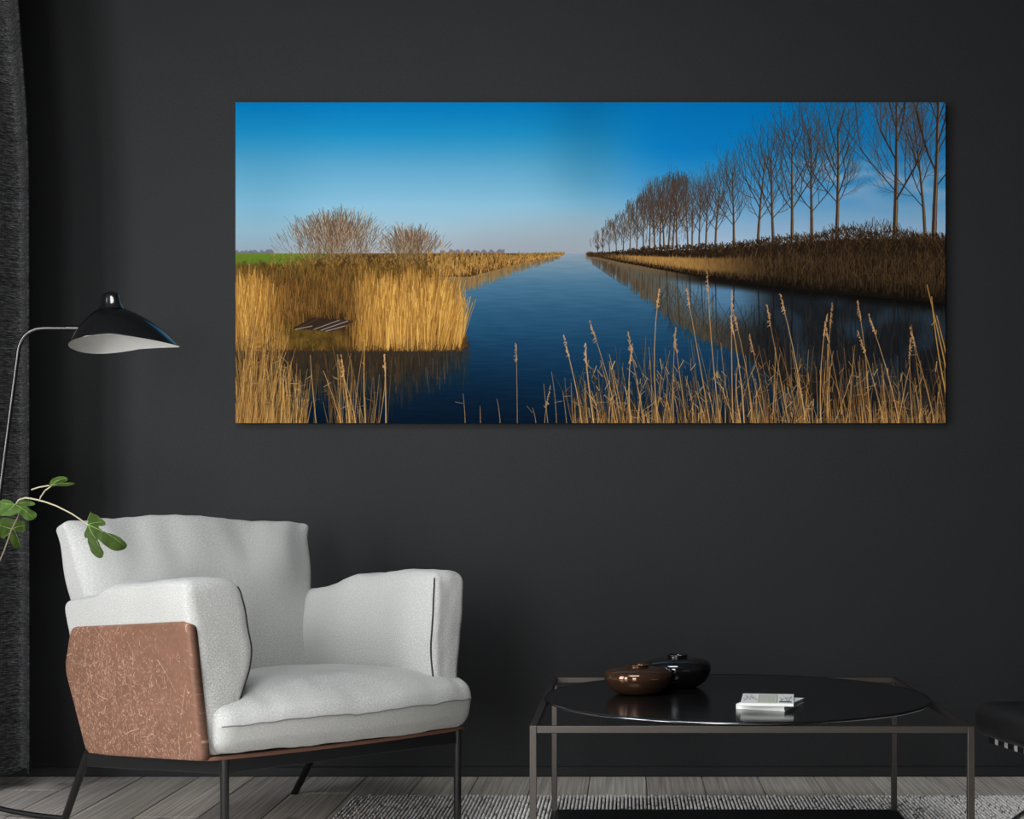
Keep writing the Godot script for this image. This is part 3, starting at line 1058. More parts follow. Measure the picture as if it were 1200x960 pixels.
# ---------------------------------------------------------------- curtain
# drawn across the left end of the back wall; its free edge shows at the left of the picture
func build_curtain() -> void:
	var t := thing("curtain", "long charcoal woven curtain hanging at the left edge", "curtain", Vector3(-2.45, 0, -4.66))
	var b := MB.new()
	var n := 160
	var rows := 26
	var st := b.ix.size()
	for side in [0, 1]:
		var base := b.v.size()
		for j in rows + 1:
			var f := float(j) / rows
			for i in n + 1:
				var s := float(i) / n
				var p := curtain_plan(s, f)
				var d := curtain_plan(s + 0.002, f) - curtain_plan(s - 0.002, f)
				var nn := Vector2(d.y, -d.x).normalized() * (0.004 if side == 0 else -0.004)
				var y := lerpf(2.84, 0.06 + 0.012 * sin(s * 40.0), f)
				b.vert(Vector3(p.x + nn.x, y, p.y + nn.y) - t.position, Vector2(s * 2.4, y))
		for j in rows:
			for i in n:
				var a := base + j * (n + 1) + i
				if side == 0:
					b.quad(a, a + 1, a + n + 2, a + n + 1)
				else:
					b.quad(a, a + n + 1, a + n + 2, a + 1)
	var off := (rows + 1) * (n + 1)
	for i in n:
		b.quad(i + 1, i, i + off, i + 1 + off)
		var k := rows * (n + 1) + i
		b.quad(k, k + 1, k + 1 + off, k + off)
	for j in rows:
		b.quad(j * (n + 1), (j + 1) * (n + 1), (j + 1) * (n + 1) + off, j * (n + 1) + off)
		b.quad(j * (n + 1) + n, j * (n + 1) + n + off, (j + 1) * (n + 1) + n + off, (j + 1) * (n + 1) + n)
	b.orient(st)
	part(b, "drape", M.curtain, t)
	b = MB.new()
	b.box(Vector3(-0.74, 2.83, -0.02), Vector3(0.75, 2.88, 0.02), 0.004)
	part(b, "rail", M.steel_black, t)

func curtain_plan(s: float, f: float) -> Vector2:
	# s 0 at the left wall, 1 at the free edge; the cloth is gathered tighter at the top
	var amp := lerpf(0.045, 0.085, smoothstep(0.0, 0.4, f))
	var free := -1.893 + 0.058 * smoothstep(0.0, 0.36, f) + 0.004 * f
	var x := lerpf(-3.14, free, s) + 0.02 * sin(s * TAU * 5.75 + 0.8) * (1.0 - s)
	var z := -4.62 + amp * cos((1.0 - s) * TAU * 5.75 + PI * 0.3 + 0.25 * sin(s * 9.0))
	return Vector2(x, z)

# ---------------------------------------------------------------- rug
func build_rug() -> void:
	var x0 := -0.83
	var x1 := 1.85
	var z0 := -4.53
	var z1 := -2.75
	var t := thing("rug", "chunky woven rug of black and white flecked yarn under the table", "rug", Vector3((x0 + x1) / 2, 0, (z0 + z1) / 2))
	var b := MB.new()
	b.box(Vector3(x0, 0.0005, z0) - t.position, Vector3(x1, 0.005, z1) - t.position, 0.001)
	part(b, "backing", smat(c8(12, 12, 12), 1.0), t)
	# one loop of yarn
	var l := MB.new()
	l.soft(Vector3(0.0033, 0.0046, 0.0085), 0.0031, 4, func(p): return p)
	var mm := MultiMesh.new()
	mm.transform_format = MultiMesh.TRANSFORM_3D
	mm.use_colors = true
	mm.mesh = l.mesh()
	var ym := smat(Color.WHITE, 1.0, 0.0, 0.0)
	ym.vertex_color_use_as_albedo = true
	var dx := 0.0112
	var dz := 0.0128
	var nx := int((x1 - x0 - 0.006) / dx)
	var nz := int((z1 - z0 - 0.006) / dz)
	mm.instance_count = nx * nz
	var k := 0
	for i in nx:
		for j in nz:
			var p := Vector3(x0 + 0.007 + i * dx, 0.0085 + rng.randf_range(-0.0012, 0.0014), z0 + 0.009 + (j + 0.5 * fposmod(i * 0.37, 1.0)) * dz)
			var ba := Basis(Vector3.UP, 0.06 + rng.randf_range(-0.1, 0.1)) * Basis(Vector3.RIGHT, rng.randf_range(0.1, 0.4))
			mm.set_instance_transform(k, Transform3D(ba.scaled(Vector3.ONE * rng.randf_range(0.9, 1.12)), p - t.position))
			var r := rng.randf()
			var g := rng.randf_range(0.78, 0.95) if r < 0.84 else (rng.randf_range(0.4, 0.65) if r < 0.97 else rng.randf_range(0.12, 0.25))
			mm.set_instance_color(k, Color(g, g * 0.965, g * 0.92))
			k += 1
	var mi := MultiMeshInstance3D.new()
	mi.name = "yarn_loops"
	mi.multimesh = mm
	mi.material_override = ym
	mi.set_meta("kind", "stuff")
	t.add_child(mi)

# ---------------------------------------------------------------- armchair
# chair axes: x from the near arm to the far arm, z to the front
func arm_point(p: Vector3, sg: float) -> Vector3:
	# p: point of a soft box of half (0.08, 0.215, 0.355) round the arm's centre; sg -1 near arm, +1 far arm
	var q := p
	var up := p.y / 0.215
	var fz := p.z / 0.355
	# swollen faces
	q.x += 0.016 * signf(p.x) * (1.0 - pow(up, 4.0)) * (1.0 - pow(absf(fz), 8.0)) * absf(p.x) / 0.08
	q.y += 0.012 * signf(p.y) * (1.0 - pow(p.x / 0.08, 2.0)) * maxf(up, 0.0)
	# the top falls to the back and dips behind the front puff
	if up > -0.2:
		var k := smoothstep(-0.2, 1.0, up)
		q.y -= k * (0.075 * smoothstep(0.35, -1.0, fz) + 0.012 * exp(-pow((fz - 0.25) / 0.25, 2.0)))
	# front puff
	q.z += 0.012 * smoothstep(0.4, 1.0, fz) * (1.0 - up * up)
	# inner face pushed outwards by the seat
	var inner := -p.x * sg
	if inner > 0.0:
		var yy := 0.5 + q.y
		q.x += sg * (0.105 if sg < 0 else 0.06) * smoothstep(0.57, 0.32, yy) * inner / 0.08
	# lean outwards
	q.x += sg * 0.035 * up
	var w := noise.get_noise_3d(p.x * 5.0 + sg * 9.0, p.y * 5.0, p.z * 5.0) * 0.006 + noise.get_noise_3d(p.x * 14.0, p.y * 14.0 + sg * 4.0, p.z * 14.0) * 0.0022
	q += p.normalized() * w
	if sg < 0:
		q += Vector3(-0.325, 0.489, -0.005)
		q.y = maxf(q.y, 0.297 + 0.087 * (q.z - 0.358))
		# the outer face lies against the leather panel
		if q.x < -0.2:
			q.x = maxf(q.x, -(lerpf(0.388, 0.43, clampf((q.y - 0.25) / 0.37, -0.2, 1.1)) - 0.004))
		return q
	q.x *= 0.64
	q.x -= 0.02 * maxf(-p.x / 0.08, 0.0) * (1.0 - up * up) * (1.0 - fz * fz)
	q += Vector3(0.309, 0.489, -0.005)
	q.y = maxf(q.y, 0.297 + 0.087 * (q.z - 0.358))
	return q

func seat_point(p: Vector3) -> Vector3:
	# soft box of half (0.36, 0.07, 0.34)
	var q := p
	var ux := p.x / 0.374
	var uz := p.z / 0.34
	q.z += 0.05 * smoothstep(-0.2, 1.0, uz) * (1.0 - ux * ux)
	# crown
	if p.y > 0.0:
		q.y += 0.05 * (1.0 - ux * ux) * (1.0 - pow(absf(uz), 2.6)) * p.y / 0.07
		q.y -= 0.012 * smoothstep(0.6, 1.0, uz) * p.y / 0.07
		q.z -= 0.035 * smoothstep(0.6, 1.0, uz) * pow(p.y / 0.07, 2.0)
	else:
		q.z -= 0.02 * smoothstep(0.6, 1.0, uz) * p.y / -0.07
	# corners drawn out along the seam
	q.y += 0.085 * (q.z - 0.4)
	var w := noise.get_noise_3d(p.x * 4.0, p.y * 4.0 + 7.0, p.z * 4.0) * 0.007 + noise.get_noise_3d(p.x * 16.0, p.y * 5.0, p.z * 7.0) * 0.003 * smoothstep(-0.3, 0.8, uz)
	q.y += w
	q.z += w * 0.4
	return q + Vector3(0.006, 0.371, 0.055)

func back_point(p: Vector3) -> Vector3:
	# soft box of half (0.395, 0.24, 0.06), then tipped back
	var q := p
	var ux := p.x / 0.378
	var uy := p.y / 0.24
	q.z += 0.045 * signf(p.z) * (1.0 - pow(ux, 4.0)) * (1.0 - pow(absf(uy), 3.0)) * absf(p.z) / 0.06
	# thin upper edge with corners that stand out
	q.z *= lerpf(1.0, 0.62, smoothstep(0.2, 1.0, uy))
	q.x *= 1.0 - 0.05 * (1.0 - pow(uy, 2.0)) + 0.012 * smoothstep(0.7, 1.0, uy)
	q.x *= lerpf(0.9, 1.0, smoothstep(-0.6, 0.5, uy))
	q.y += 0.012 * smoothstep(0.7, 1.0, uy) * (cos(ux * 2.6 + 0.5) - 0.4)
	var w := noise.get_noise_3d(p.x * 4.5, p.y * 3.0, p.z * 4.0 + 3.0) * 0.01 + noise.get_noise_3d(p.x * 15.0, p.y * 4.0, 5.0) * 0.005 * smoothstep(-0.2, 0.9, uy)
	q.z += w
	q.y += noise.get_noise_1d(p.x * 12.0) * 0.004 * smoothstep(0.6, 1.0, uy)
	var tip := Basis(Vector3.RIGHT, -0.27)
	return tip * q + Vector3(-0.03, 0.615, -0.375)

func build_armchair() -> void:
	var t := thing("armchair", "pale grey wool armchair with brown leather side panel and thin black legs", "armchair", Vector3(-0.9558, 0, -4.0415), deg_to_rad(43.0))
	# legs
	for sg in [-1.0, 1.0]:
		var b := MB.new()
		var foot := 0.012 if sg > 0 else 0.0
		b.tube([Vector3(sg * 0.352 + (0.02 if sg < 0 else 0.0), foot, 0.352), Vector3(sg * 0.352 + (0.02 if sg < 0 else 0.0), 0.288, 0.352)], 0.0105, 16)
		part(b, "leg", M.steel_dark, t)
		b = MB.new()
		b.tube([Vector3(sg * 0.362 - 0.024, 0.0, -0.47), Vector3(sg * 0.37 - 0.022, 0.232, -0.283)], 0.0105, 16)
		part(b, "leg", M.steel_dark, t)
	# frame of flat bars
	var fr := MB.new()
	fr.bar(Vector3(-0.332, 0.268, 0.352), Vector3(0.352, 0.268, 0.352), 0.012, 0.036)
	fr.bar(Vector3(-0.39, 0.212, -0.28), Vector3(0.348, 0.212, -0.28), 0.012, 0.036)
	for sg in [-1.0, 1.0]:
		fr.bar(Vector3(sg * 0.352 + (0.02 if sg < 0 else 0.0), 0.268, 0.352), Vector3(sg * 0.37 - 0.022, 0.212, -0.28), 0.012, 0.036)
	part(fr, "frame", M.steel_black, t)
	# leather sling under the cushions
	var sl := MB.new()
	sl.soft(Vector3(0.375, 0.006, 0.34), 0.005, 20, func(p):
		var q: Vector3 = p
		q.z += 0.03 * smoothstep(0.0, 0.34, p.z) * (1.0 - pow(p.x / 0.375, 2.0))
		q.y += 0.087 * (p.z - 0.34)
		return q + Vector3(0, 0.289, 0.018))
	part(sl, "leather_sling", M.leather_plain, t)
	# cushions
	var se := MB.new()
	se.soft(Vector3(0.374, 0.07, 0.34), 0.035, 40, seat_point)
	var seat := part(se, "seat_cushion", M.wool, t)
	var pts := []
	for i in 81:
		var a := lerpf(-1.0, 1.0, i / 80.0)
		pts.append(seat_point(MB.rounded(Vector3(a, 0.02, 1.0), Vector3(0.374, 0.07, 0.34), 0.035)) + Vector3(0, 0, 0.0006))
	var sm := MB.new()
	sm.tube(pts, 0.0016, 6)
	part(sm, "seam", M.piping, seat)
	for sg in [-1.0, 1.0]:
		var ar := MB.new()
		ar.soft(Vector3(0.08, 0.215, 0.355), 0.03, 30, func(p): return arm_point(p, sg))
		var arm := part(ar, "arm_cushion", M.wool, t)
		# seam round the front end
		pts = []
		for i in 61:
			var a := lerpf(1.0, -1.0, i / 60.0)
			var e := Vector3(-sg, a, 1.0)
			var r := MB.rounded(e, Vector3(0.08, 0.215, 0.355), 0.03)
			pts.append(arm_point(r, sg) + Vector3(-sg * 0.0008, 0, 0.0008))
		sm = MB.new()
		sm.tube(pts, 0.0022, 6)
		part(sm, "piping", M.zip, arm)
	var bk := MB.new()
	bk.soft(Vector3(0.378, 0.24, 0.06), 0.022, 40, back_point)
	part(bk, "back_cushion", M.wool, t)
	# leather side panels: outline in (z, y), leaning with the arms
	var outline := rounded_poly([Vector2(-0.312, 0.565), Vector2(0.365, 0.618), Vector2(0.362, 0.287), Vector2(-0.300, 0.223), Vector2(-0.384, 0.45)], [0.03, 0.035, 0.02, 0.02, 0.03])
	for sg in [-1.0, 1.0]:
		var pa := MB.new()
		if sg > 0:
			for i in outline.size():
				outline[i].x = minf(outline[i].x, 0.17)
		panel(pa, outline, sg)
		var po := part(pa, "side_panel", M.leather, t)
		if sg < 0:
			say(po, "scratched brown leather panel")
	# leather back panel
	var bp := MB.new()
	bp.soft(Vector3(0.34, 0.13, 0.006), 0.005, 12, func(p): return Basis(Vector3.RIGHT, -0.3) * (p as Vector3) + Vector3(0, 0.35, -0.4))
	part(bp, "back_panel", M.leather_plain, t)

func rounded_poly(p: Array, r: Array) -> Array:
	var out := []
	var n := p.size()
	for i in n:
		var a: Vector2 = p[(i + n - 1) % n]
		var c: Vector2 = p[i]
		var e: Vector2 = p[(i + 1) % n]
		var p0: Vector2 = c + (a - c).normalized() * r[i]
		var p2: Vector2 = c + (e - c).normalized() * r[i]
		for k in 7:
			var u := k / 6.0
			out.append(p0.lerp(c, u).lerp(c.lerp(p2, u), u))
	return out

func panel(b: MB, outline: Array, sg: float) -> void:
	# pillowy leather sheet: rim, rounded edge, flat outer face
	var cen := Vector2.ZERO
	for q in outline:
		cen += q
	cen /= outline.size()
	var st := b.ix.size()
	var rings := []
	for lv in [[-0.012, 1.0], [0.004, 1.0], [0.009, 0.994], [0.0115, 0.982], [0.0125, 0.96], [0.0135, 0.6], [0.0135, 0.25]]:
		var ring := []
		for q in outline:
			var g: Vector2 = cen + (q - cen) * lv[1]
			ring.append(b.vert(panel_at(g, sg, lv[0]), Vector2((g.x + 0.4) / 0.8, (0.64 - g.y) / 0.5)))
		rings.append(ring)
	var n := outline.size()
	for i in rings.size() - 1:
		for k in n:
			var k2 := (k + 1) % n
			b.quad(rings[i][k], rings[i][k2], rings[i + 1][k2], rings[i + 1][k])
	for e in [0, rings.size() - 1]:
		var lv: float = -0.012 if e == 0 else 0.0135
		var c := b.vert(panel_at(cen, sg, lv), Vector2((cen.x + 0.4) / 0.8, (0.64 - cen.y) / 0.5))
		for k in n:
			var k2 := (k + 1) % n
			if e == 0:
				b.tri(c, rings[e][k2], rings[e][k])
			else:
				b.tri(c, rings[e][k], rings[e][k2])
	b.orient(st)

func panel_at(g: Vector2, sg: float, out: float) -> Vector3:
	var x := lerpf(0.388, 0.43, clampf((g.y - 0.25) / 0.37, -0.2, 1.1))
	return Vector3(sg * (x + out - (0.007 if sg < 0 else 0.062)), g.y, g.x)

# ---------------------------------------------------------------- coffee table
func build_table() -> void:
	var zf := -3.32
	var zb := -4.295
	var xa := (620.5 - 736.0) / 1755.0 * 3.32
	var xb := (1142.5 - 736.0) / 1755.0 * 3.32
	var t := thing("coffee_table", "low coffee table with round black top on a square metal frame", "table", Vector3((xa + xb) / 2, 0.012, (zf + zb) / 2))
	var w := (xb - xa) / 2
	var d := (zf - zb) / 2
	var top := 0.385
	var s := 0.0155
	for sx in [-1.0, 1.0]:
		for sz in [-1.0, 1.0]:
			var b := MB.new()
			b.box(Vector3(sx * (w - s / 2) - s / 2, 0, sz * (d - s / 2) - s / 2), Vector3(sx * (w - s / 2) + s / 2, top, sz * (d - s / 2) + s / 2), 0.001)
			part(b, "leg", M.nickel, t)
	for lvl in [0, 1]:
		var y0 := top - s if lvl == 1 else 0.0
		var hs := s if lvl == 1 else 0.005
		for sg in [-1.0, 1.0]:
			var b := MB.new()
			b.box(Vector3(-w + s, y0, sg * (d - s / 2) - s / 2), Vector3(w - s, y0 + hs, sg * (d - s / 2) + s / 2), 0.001)
			part(b, "rail", M.nickel if lvl == 1 else M.steel_black, t)
			b = MB.new()
			b.box(Vector3(sg * (w - s / 2) - s / 2, y0, -d + s), Vector3(sg * (w - s / 2) + s / 2, y0 + hs, d - s), 0.001)
			part(b, "rail", M.nickel if lvl == 1 else M.steel_black, t)
	var plate := MB.new()
	plate.box(Vector3(-w + s, 0.001, -d + s), Vector3(w - s, 0.005, d - s), 0.0005)
	part(plate, "base_plate", M.steel_black, t)
	var disc := MB.new()
	var r := d - 0.002
	disc.lathe([Vector2(0.0, top), Vector2(r - 0.006, top), Vector2(r - 0.002, top + 0.001), Vector2(r, top + 0.003), Vector2(r, top + 0.005), Vector2(r - 0.0015, top + 0.0072), Vector2(r - 0.005, top + 0.008), Vector2(r * 0.9, top + 0.008), Vector2(r * 0.4, top + 0.008), Vector2(0.0, top + 0.008)], Vector3.ZERO, 160)
	part(disc, "tabletop", M.tabletop, t)
	var band := MB.new()
	band.lathe([Vector2(r - 0.004, top + 0.0004), Vector2(r - 0.0005, top + 0.0012), Vector2(r + 0.001, top + 0.003), Vector2(r + 0.0014, top + 0.0045), Vector2(r + 0.001, top + 0.006), Vector2(r - 0.0005, top + 0.0078), Vector2(r - 0.004, top + 0.0084)], Vector3.ZERO, 160)
	part(band, "edge_band", M.edge, t)

const TABLE_Y := 0.405

func build_vases_and_books() -> void:
	var v1 := thing("vase", "squat bronze mirrored vase in front on the black tabletop", "vase", Vector3(0.026, TABLE_Y, -3.84))
	vase(v1, 0.0875, 0.072, M.bronze)
	var v2 := thing("vase", "squat glossy black vase behind the bronze one", "vase", Vector3(0.131, TABLE_Y, -3.99))
	vase(v2, 0.09, 0.082, M.black_glass)

	# lower white book, turned clockwise, and the thin printed booklet on it
	var b1 := thing("book", "white book lying turned under a printed booklet on the tabletop", "book", Vector3(0.343, TABLE_Y, -3.604), deg_to_rad(-22.0))
	var m := MB.new()
	m.box(Vector3(-0.06, 0, -0.084), Vector3(0.06, 0.0016, 0.084), 0.0005)
	m.box(Vector3(-0.06, 0.0104, -0.084), Vector3(0.06, 0.012, 0.084), 0.0005)
	m.box(Vector3(-0.06, 0.0016, -0.084), Vector3(-0.0585, 0.0104, 0.084))
	part(m, "cover", M.paper, b1)
	m = MB.new()
	m.box(Vector3(-0.0585, 0.0016, -0.082), Vector3(0.0575, 0.0104, 0.082))
	part(m, "pages", smat(c8(226, 225, 220), 0.9), b1)
	var b2 := thing("booklet", "thin white booklet with grey line drawings on its cover", "booklet", Vector3(0.335, TABLE_Y + 0.012, -3.592), -0.11)
	m = MB.new()
	m.box(Vector3(-0.062, 0, -0.09), Vector3(0.062, 0.007, 0.09), 0.0006)
	part(m, "pages", M.paper, b2)
	m = MB.new()
	var y := 0.0074
	m.box(Vector3(-0.062, 0.007, -0.09), Vector3(0.062, y - 0.0001, 0.09))
	m.face([Vector3(-0.062, y, 0.09), Vector3(0.062, y, 0.09), Vector3(0.062, y, -0.09), Vector3(-0.062, y, -0.09)], [Vector2(0, 1), Vector2(1, 1), Vector2(1, 0), Vector2(0, 0)])
	var cm := smat(Color.WHITE, 0.5)
	cm.albedo_texture = itex(paint_cover())
	part(m, "cover", cm, b2)

func paint_cover() -> Image:
	var im := Image.create(256, 340, false, Image.FORMAT_RGB8)
	im.fill(c8(232, 233, 228))
	im.fill_rect(Rect2i(84, 20, 92, 300), c8(205, 207, 192))
	im.fill_rect(Rect2i(84, 20, 3, 300), c8(120, 125, 118))
	im.fill_rect(Rect2i(173, 20, 3, 300), c8(120, 125, 118))
	for k in 10:
		im.fill_rect(Rect2i(96 + k * 7, 40, 2, 250), c8(170, 175, 160))
	var r2 := RandomNumberGenerator.new()
	r2.seed = 3
	for side in [[0, 80], [180, 254]]:
		for k in 9:
			var x0 := r2.randf_range(side[0], side[1])
			var x1 := r2.randf_range(side[0], side[1])
			stroke(im, x0, r2.randf_range(30, 200), x1, r2.randf_range(120, 320), r2.randf_range(2, 5), c8(95, 105, 100), 0.8)
	im.fill_rect(Rect2i(186, 260, 60, 44), c8(70, 76, 74))
	return im

func vase(t: Node3D, r: float, h: float, mat: Material) -> void:
	var prof := []
	var b := MB.new()
	# outside from the foot to the lip, then the inside
	for q in [[0.0, 0.0], [0.50, 0.0], [0.62, 0.035], [0.75, 0.12], [0.87, 0.25], [0.95, 0.40], [0.99, 0.54], [1.0, 0.64], [0.985, 0.74], [0.93, 0.83], [0.82, 0.895], [0.66, 0.93], [0.48, 0.945], [0.36, 0.95], [0.30, 0.955], [0.285, 0.975], [0.30, 1.0], [0.325, 1.02], [0.32, 1.04], [0.29, 1.045], [0.255, 1.03], [0.235, 0.99], [0.235, 0.93], [0.4, 0.88], [0.8, 0.78], [0.93, 0.62], [0.85, 0.32], [0.6, 0.1], [0.0, 0.06]]:
		prof.append(Vector2(q[0] * r, q[1] * h))
	b.lathe(prof, Vector3.ZERO, 72)
	part(b, "body", mat, t)

# ---------------------------------------------------------------- ottoman
func build_ottoman() -> void:
	var t := thing("ottoman", "black leather cushion ottoman on a chrome frame at the right edge", "ottoman", Vector3(1.25, 0.012, -3.733), deg_to_rad(13.0))
	# local z runs towards the camera, local x to the right
	var b := MB.new()
	b.soft(Vector3(0.29, 0.042, 0.29), 0.034, 40, func(p):
		var q: Vector3 = p
		var tuft := 0.0
		for i in range(-1, 2):
			for j in range(-1, 2):
				var e := Vector2(p.x - i * 0.19, p.z - j * 0.19).length()
				tuft += exp(-e * e / 0.0012)
		q.y += signf(p.y) * 0.008 * (1.0 - pow(maxf(absf(p.x), absf(p.z)) / 0.29, 4.0))
		if p.y > 0:
			q.y -= 0.014 * tuft
		q += p.normalized() * 0.004 * noise.get_noise_3d(p.x * 9.0, p.y * 9.0, p.z * 9.0)
		return q + Vector3(0, 0.316, 0))
	var cu := part(b, "cushion", M.black_leather, t)
	for i in range(-1, 2):
		for j in range(-1, 2):
			b = MB.new()
			b.lathe([Vector2(0, -0.004), Vector2(0.009, -0.003), Vector2(0.011, 0.0), Vector2(0.008, 0.004), Vector2(0, 0.006)], Vector3(i * 0.19, 0.353, j * 0.19), 14)
			part(b, "button", M.black_leather, cu)
	# chrome rails under the cushion with leather straps wrapped over them
	for sg in [-1.0, 1.0]:
		b = MB.new()
		b.bar(Vector3(sg * 0.245, 0.264, -0.25), Vector3(sg * 0.245, 0.264, 0.25), 0.02, 0.02)
		part(b, "rail", M.satin, t)
	for k in 10:
		var z := -0.235 + k * 0.0525
		b = MB.new()
		b.box(Vector3(-0.256, 0.252, z - 0.019), Vector3(0.256, 0.276, z + 0.019), 0.003)
		part(b, "strap", M.black_leather, t)
	for sg in [-1.0, 1.0]:
		for e in [-1.0, 1.0]:
			var pts := []
			for i in 17:
				var u := i / 16.0
				pts.append(Vector3(e * lerpf(-0.26, 0.1, u), 0.006 + 0.252 * pow(u, 1.3) - 0.0 * sin(u * PI), sg * 0.262 + e * 0.007))
			b = MB.new()
			b.tube(pts, 0.011, 10, Vector2(0.55, 1.2))
			part(b, "leg", M.chrome, t)

# ---------------------------------------------------------------- floor lamp
func build_lamp() -> void:
	var d := 4.3
	var base := Vector3(-1.94, 0, -4.32)
	var t := thing("floor_lamp", "floor lamp with black beak shaped shade on a bent steel pole", "lamp", base)
	var pts := []
	var ctl := [Vector3(-1.925, 0.05, -4.32), Vector3(-1.803, 0.931, -4.3), Vector3(-1.752, 1.325, -4.3)]
	for i in 13:
		pts.append(ctl[0].lerp(ctl[2], i / 12.0))
	# bend into the arm
	var p0: Vector3 = ctl[2]
	var p1 := Vector3(-1.743, 1.398, -4.3)
	var p2 := Vector3(-1.672, 1.398, -4.3)
	for i in range(1, 13):
		var u := i / 12.0
		pts.append(p0.lerp(p1, u).lerp(p1.lerp(p2, u), u))
	for i in range(1, 4):
		pts.append(p2.lerp(Vector3(-1.605, 1.398, -4.3), i / 3.0))
	for i in pts.size():
		pts[i] -= base
	var b := MB.new()
	b.tube(pts, 0.0062, 14)
	part(b, "pole", M.pole, t)
	b = MB.new()
	b.tube([Vector3(-1.612, 1.398, -4.3) - base, Vector3(-1.55, 1.398, -4.3) - base], 0.0078, 14)
	part(b, "swivel", M.pole, t)
	# tripod foot
	for a in [0.30, 2.35, 4.45]:
		b = MB.new()
		var q := []
		for i in 9:
			var u := i / 8.0
			q.append(Vector3(0.015 + cos(a) * 0.36 * u, 0.04 * pow(1.0 - u, 2.2) + 0.008, sin(a) * 0.36 * u))
		b.tube(q, 0.0075, 10)
		part(b, "foot", M.steel_black, t)
	b = MB.new()
	b.lathe([Vector2(0, 0.04), Vector2(0.014, 0.04), Vector2(0.016, 0.05), Vector2(0.016, 0.1), Vector2(0.011, 0.112), Vector2(0, 0.112)], Vector3(0.015, 0, 0), 20)
	part(b, "hub", M.steel_black, t)
	# shade
	for inner in [false, true]:
		b = MB.new()
		var nr := 22
		var na := 64
		var rings := []
		for j in nr + 1:
			var r := float(j) / nr
			var ring := []
			for k in na:
				ring.append(b.vert(shade_point(r, TAU * k / na, 0.0022 if inner else 0.0) - base))
			rings.append(ring)
		for j in nr:
			for k in na:
				var k2 := (k + 1) % na
				if inner:
					b.quad(rings[j][k], rings[j + 1][k], rings[j + 1][k2], rings[j][k2])
				else:
					b.quad(rings[j][k], rings[j][k2], rings[j + 1][k2], rings[j + 1][k])
		if inner:
			say(part(b, "shade_lining", M.lining, t), "matt white inside of the shade")
		else:
			# rim: a narrow lip down to the lining
			var lip := []
			for k in na:
				lip.append(b.vert(shade_point(1.0, TAU * k / na, 0.0022) - base))
			for k in na:
				var k2 := (k + 1) % na
				b.quad(rings[nr][k], rings[nr][k2], lip[k2], lip[k])
			part(b, "shade", M.lacquer, t)
	b = MB.new()
	var nub := []
	for q in [[0.036, -0.006], [0.032, 0.002], [0.0295, 0.010], [0.028, 0.020], [0.0262, 0.029], [0.0235, 0.036], [0.018, 0.0405], [0.01, 0.043], [0.0, 0.0435]]:
		nub.append(Vector2(q[0], q[1]))
	b.lathe(nub, Vector3.ZERO, 32)
	var tilt := Transform3D(Basis(Vector3.BACK, 0.06), shade_point(0.0, 0.0, 0.0) + Vector3(0.008, -0.008, 0) - base)
	for i in b.v.size():
		b.v[i] = tilt * b.v[i]
	part(b, "shade_cap", M.lacquer, t)

func shade_point(r: float, a: float, inset: float) -> Vector3:
	# beak-like outline: blunt to the left, pointed to the right
	var cx := cos(a)
	var sz := sin(a)
	var rim := Vector3(0.153 * cx, 0.0, 0.125 * sz * (1.0 - 0.42 * cx))
	# the near and far lips lift in the middle, the blunt end hangs down
	rim.y = -0.012 * maxf(-cx, 0.0) + 0.012 * sz * sz - 0.004 * maxf(cx, 0.0) - 0.018 * sz * (1.0 if sz < 0 else 0.4) * (0.6 - 0.4 * cx) * -1.0
	var apex := Vector3(-0.048, 0.108, 0.0)
	var p := Vector3(lerpf(apex.x, rim.x, r), 0, rim.z * r)
	p.y = lerpf(apex.y, rim.y, pow(r, 1.85))
	# a soft rise into the cap
	p.y += 0.006 * exp(-r * r / 0.03)
	p.y -= inset
	p.x *= 1.0 - inset * 0.6
	p.z *= 1.0 - inset * 0.6
	return p + Vector3(-1.442, 1.352, -4.3)

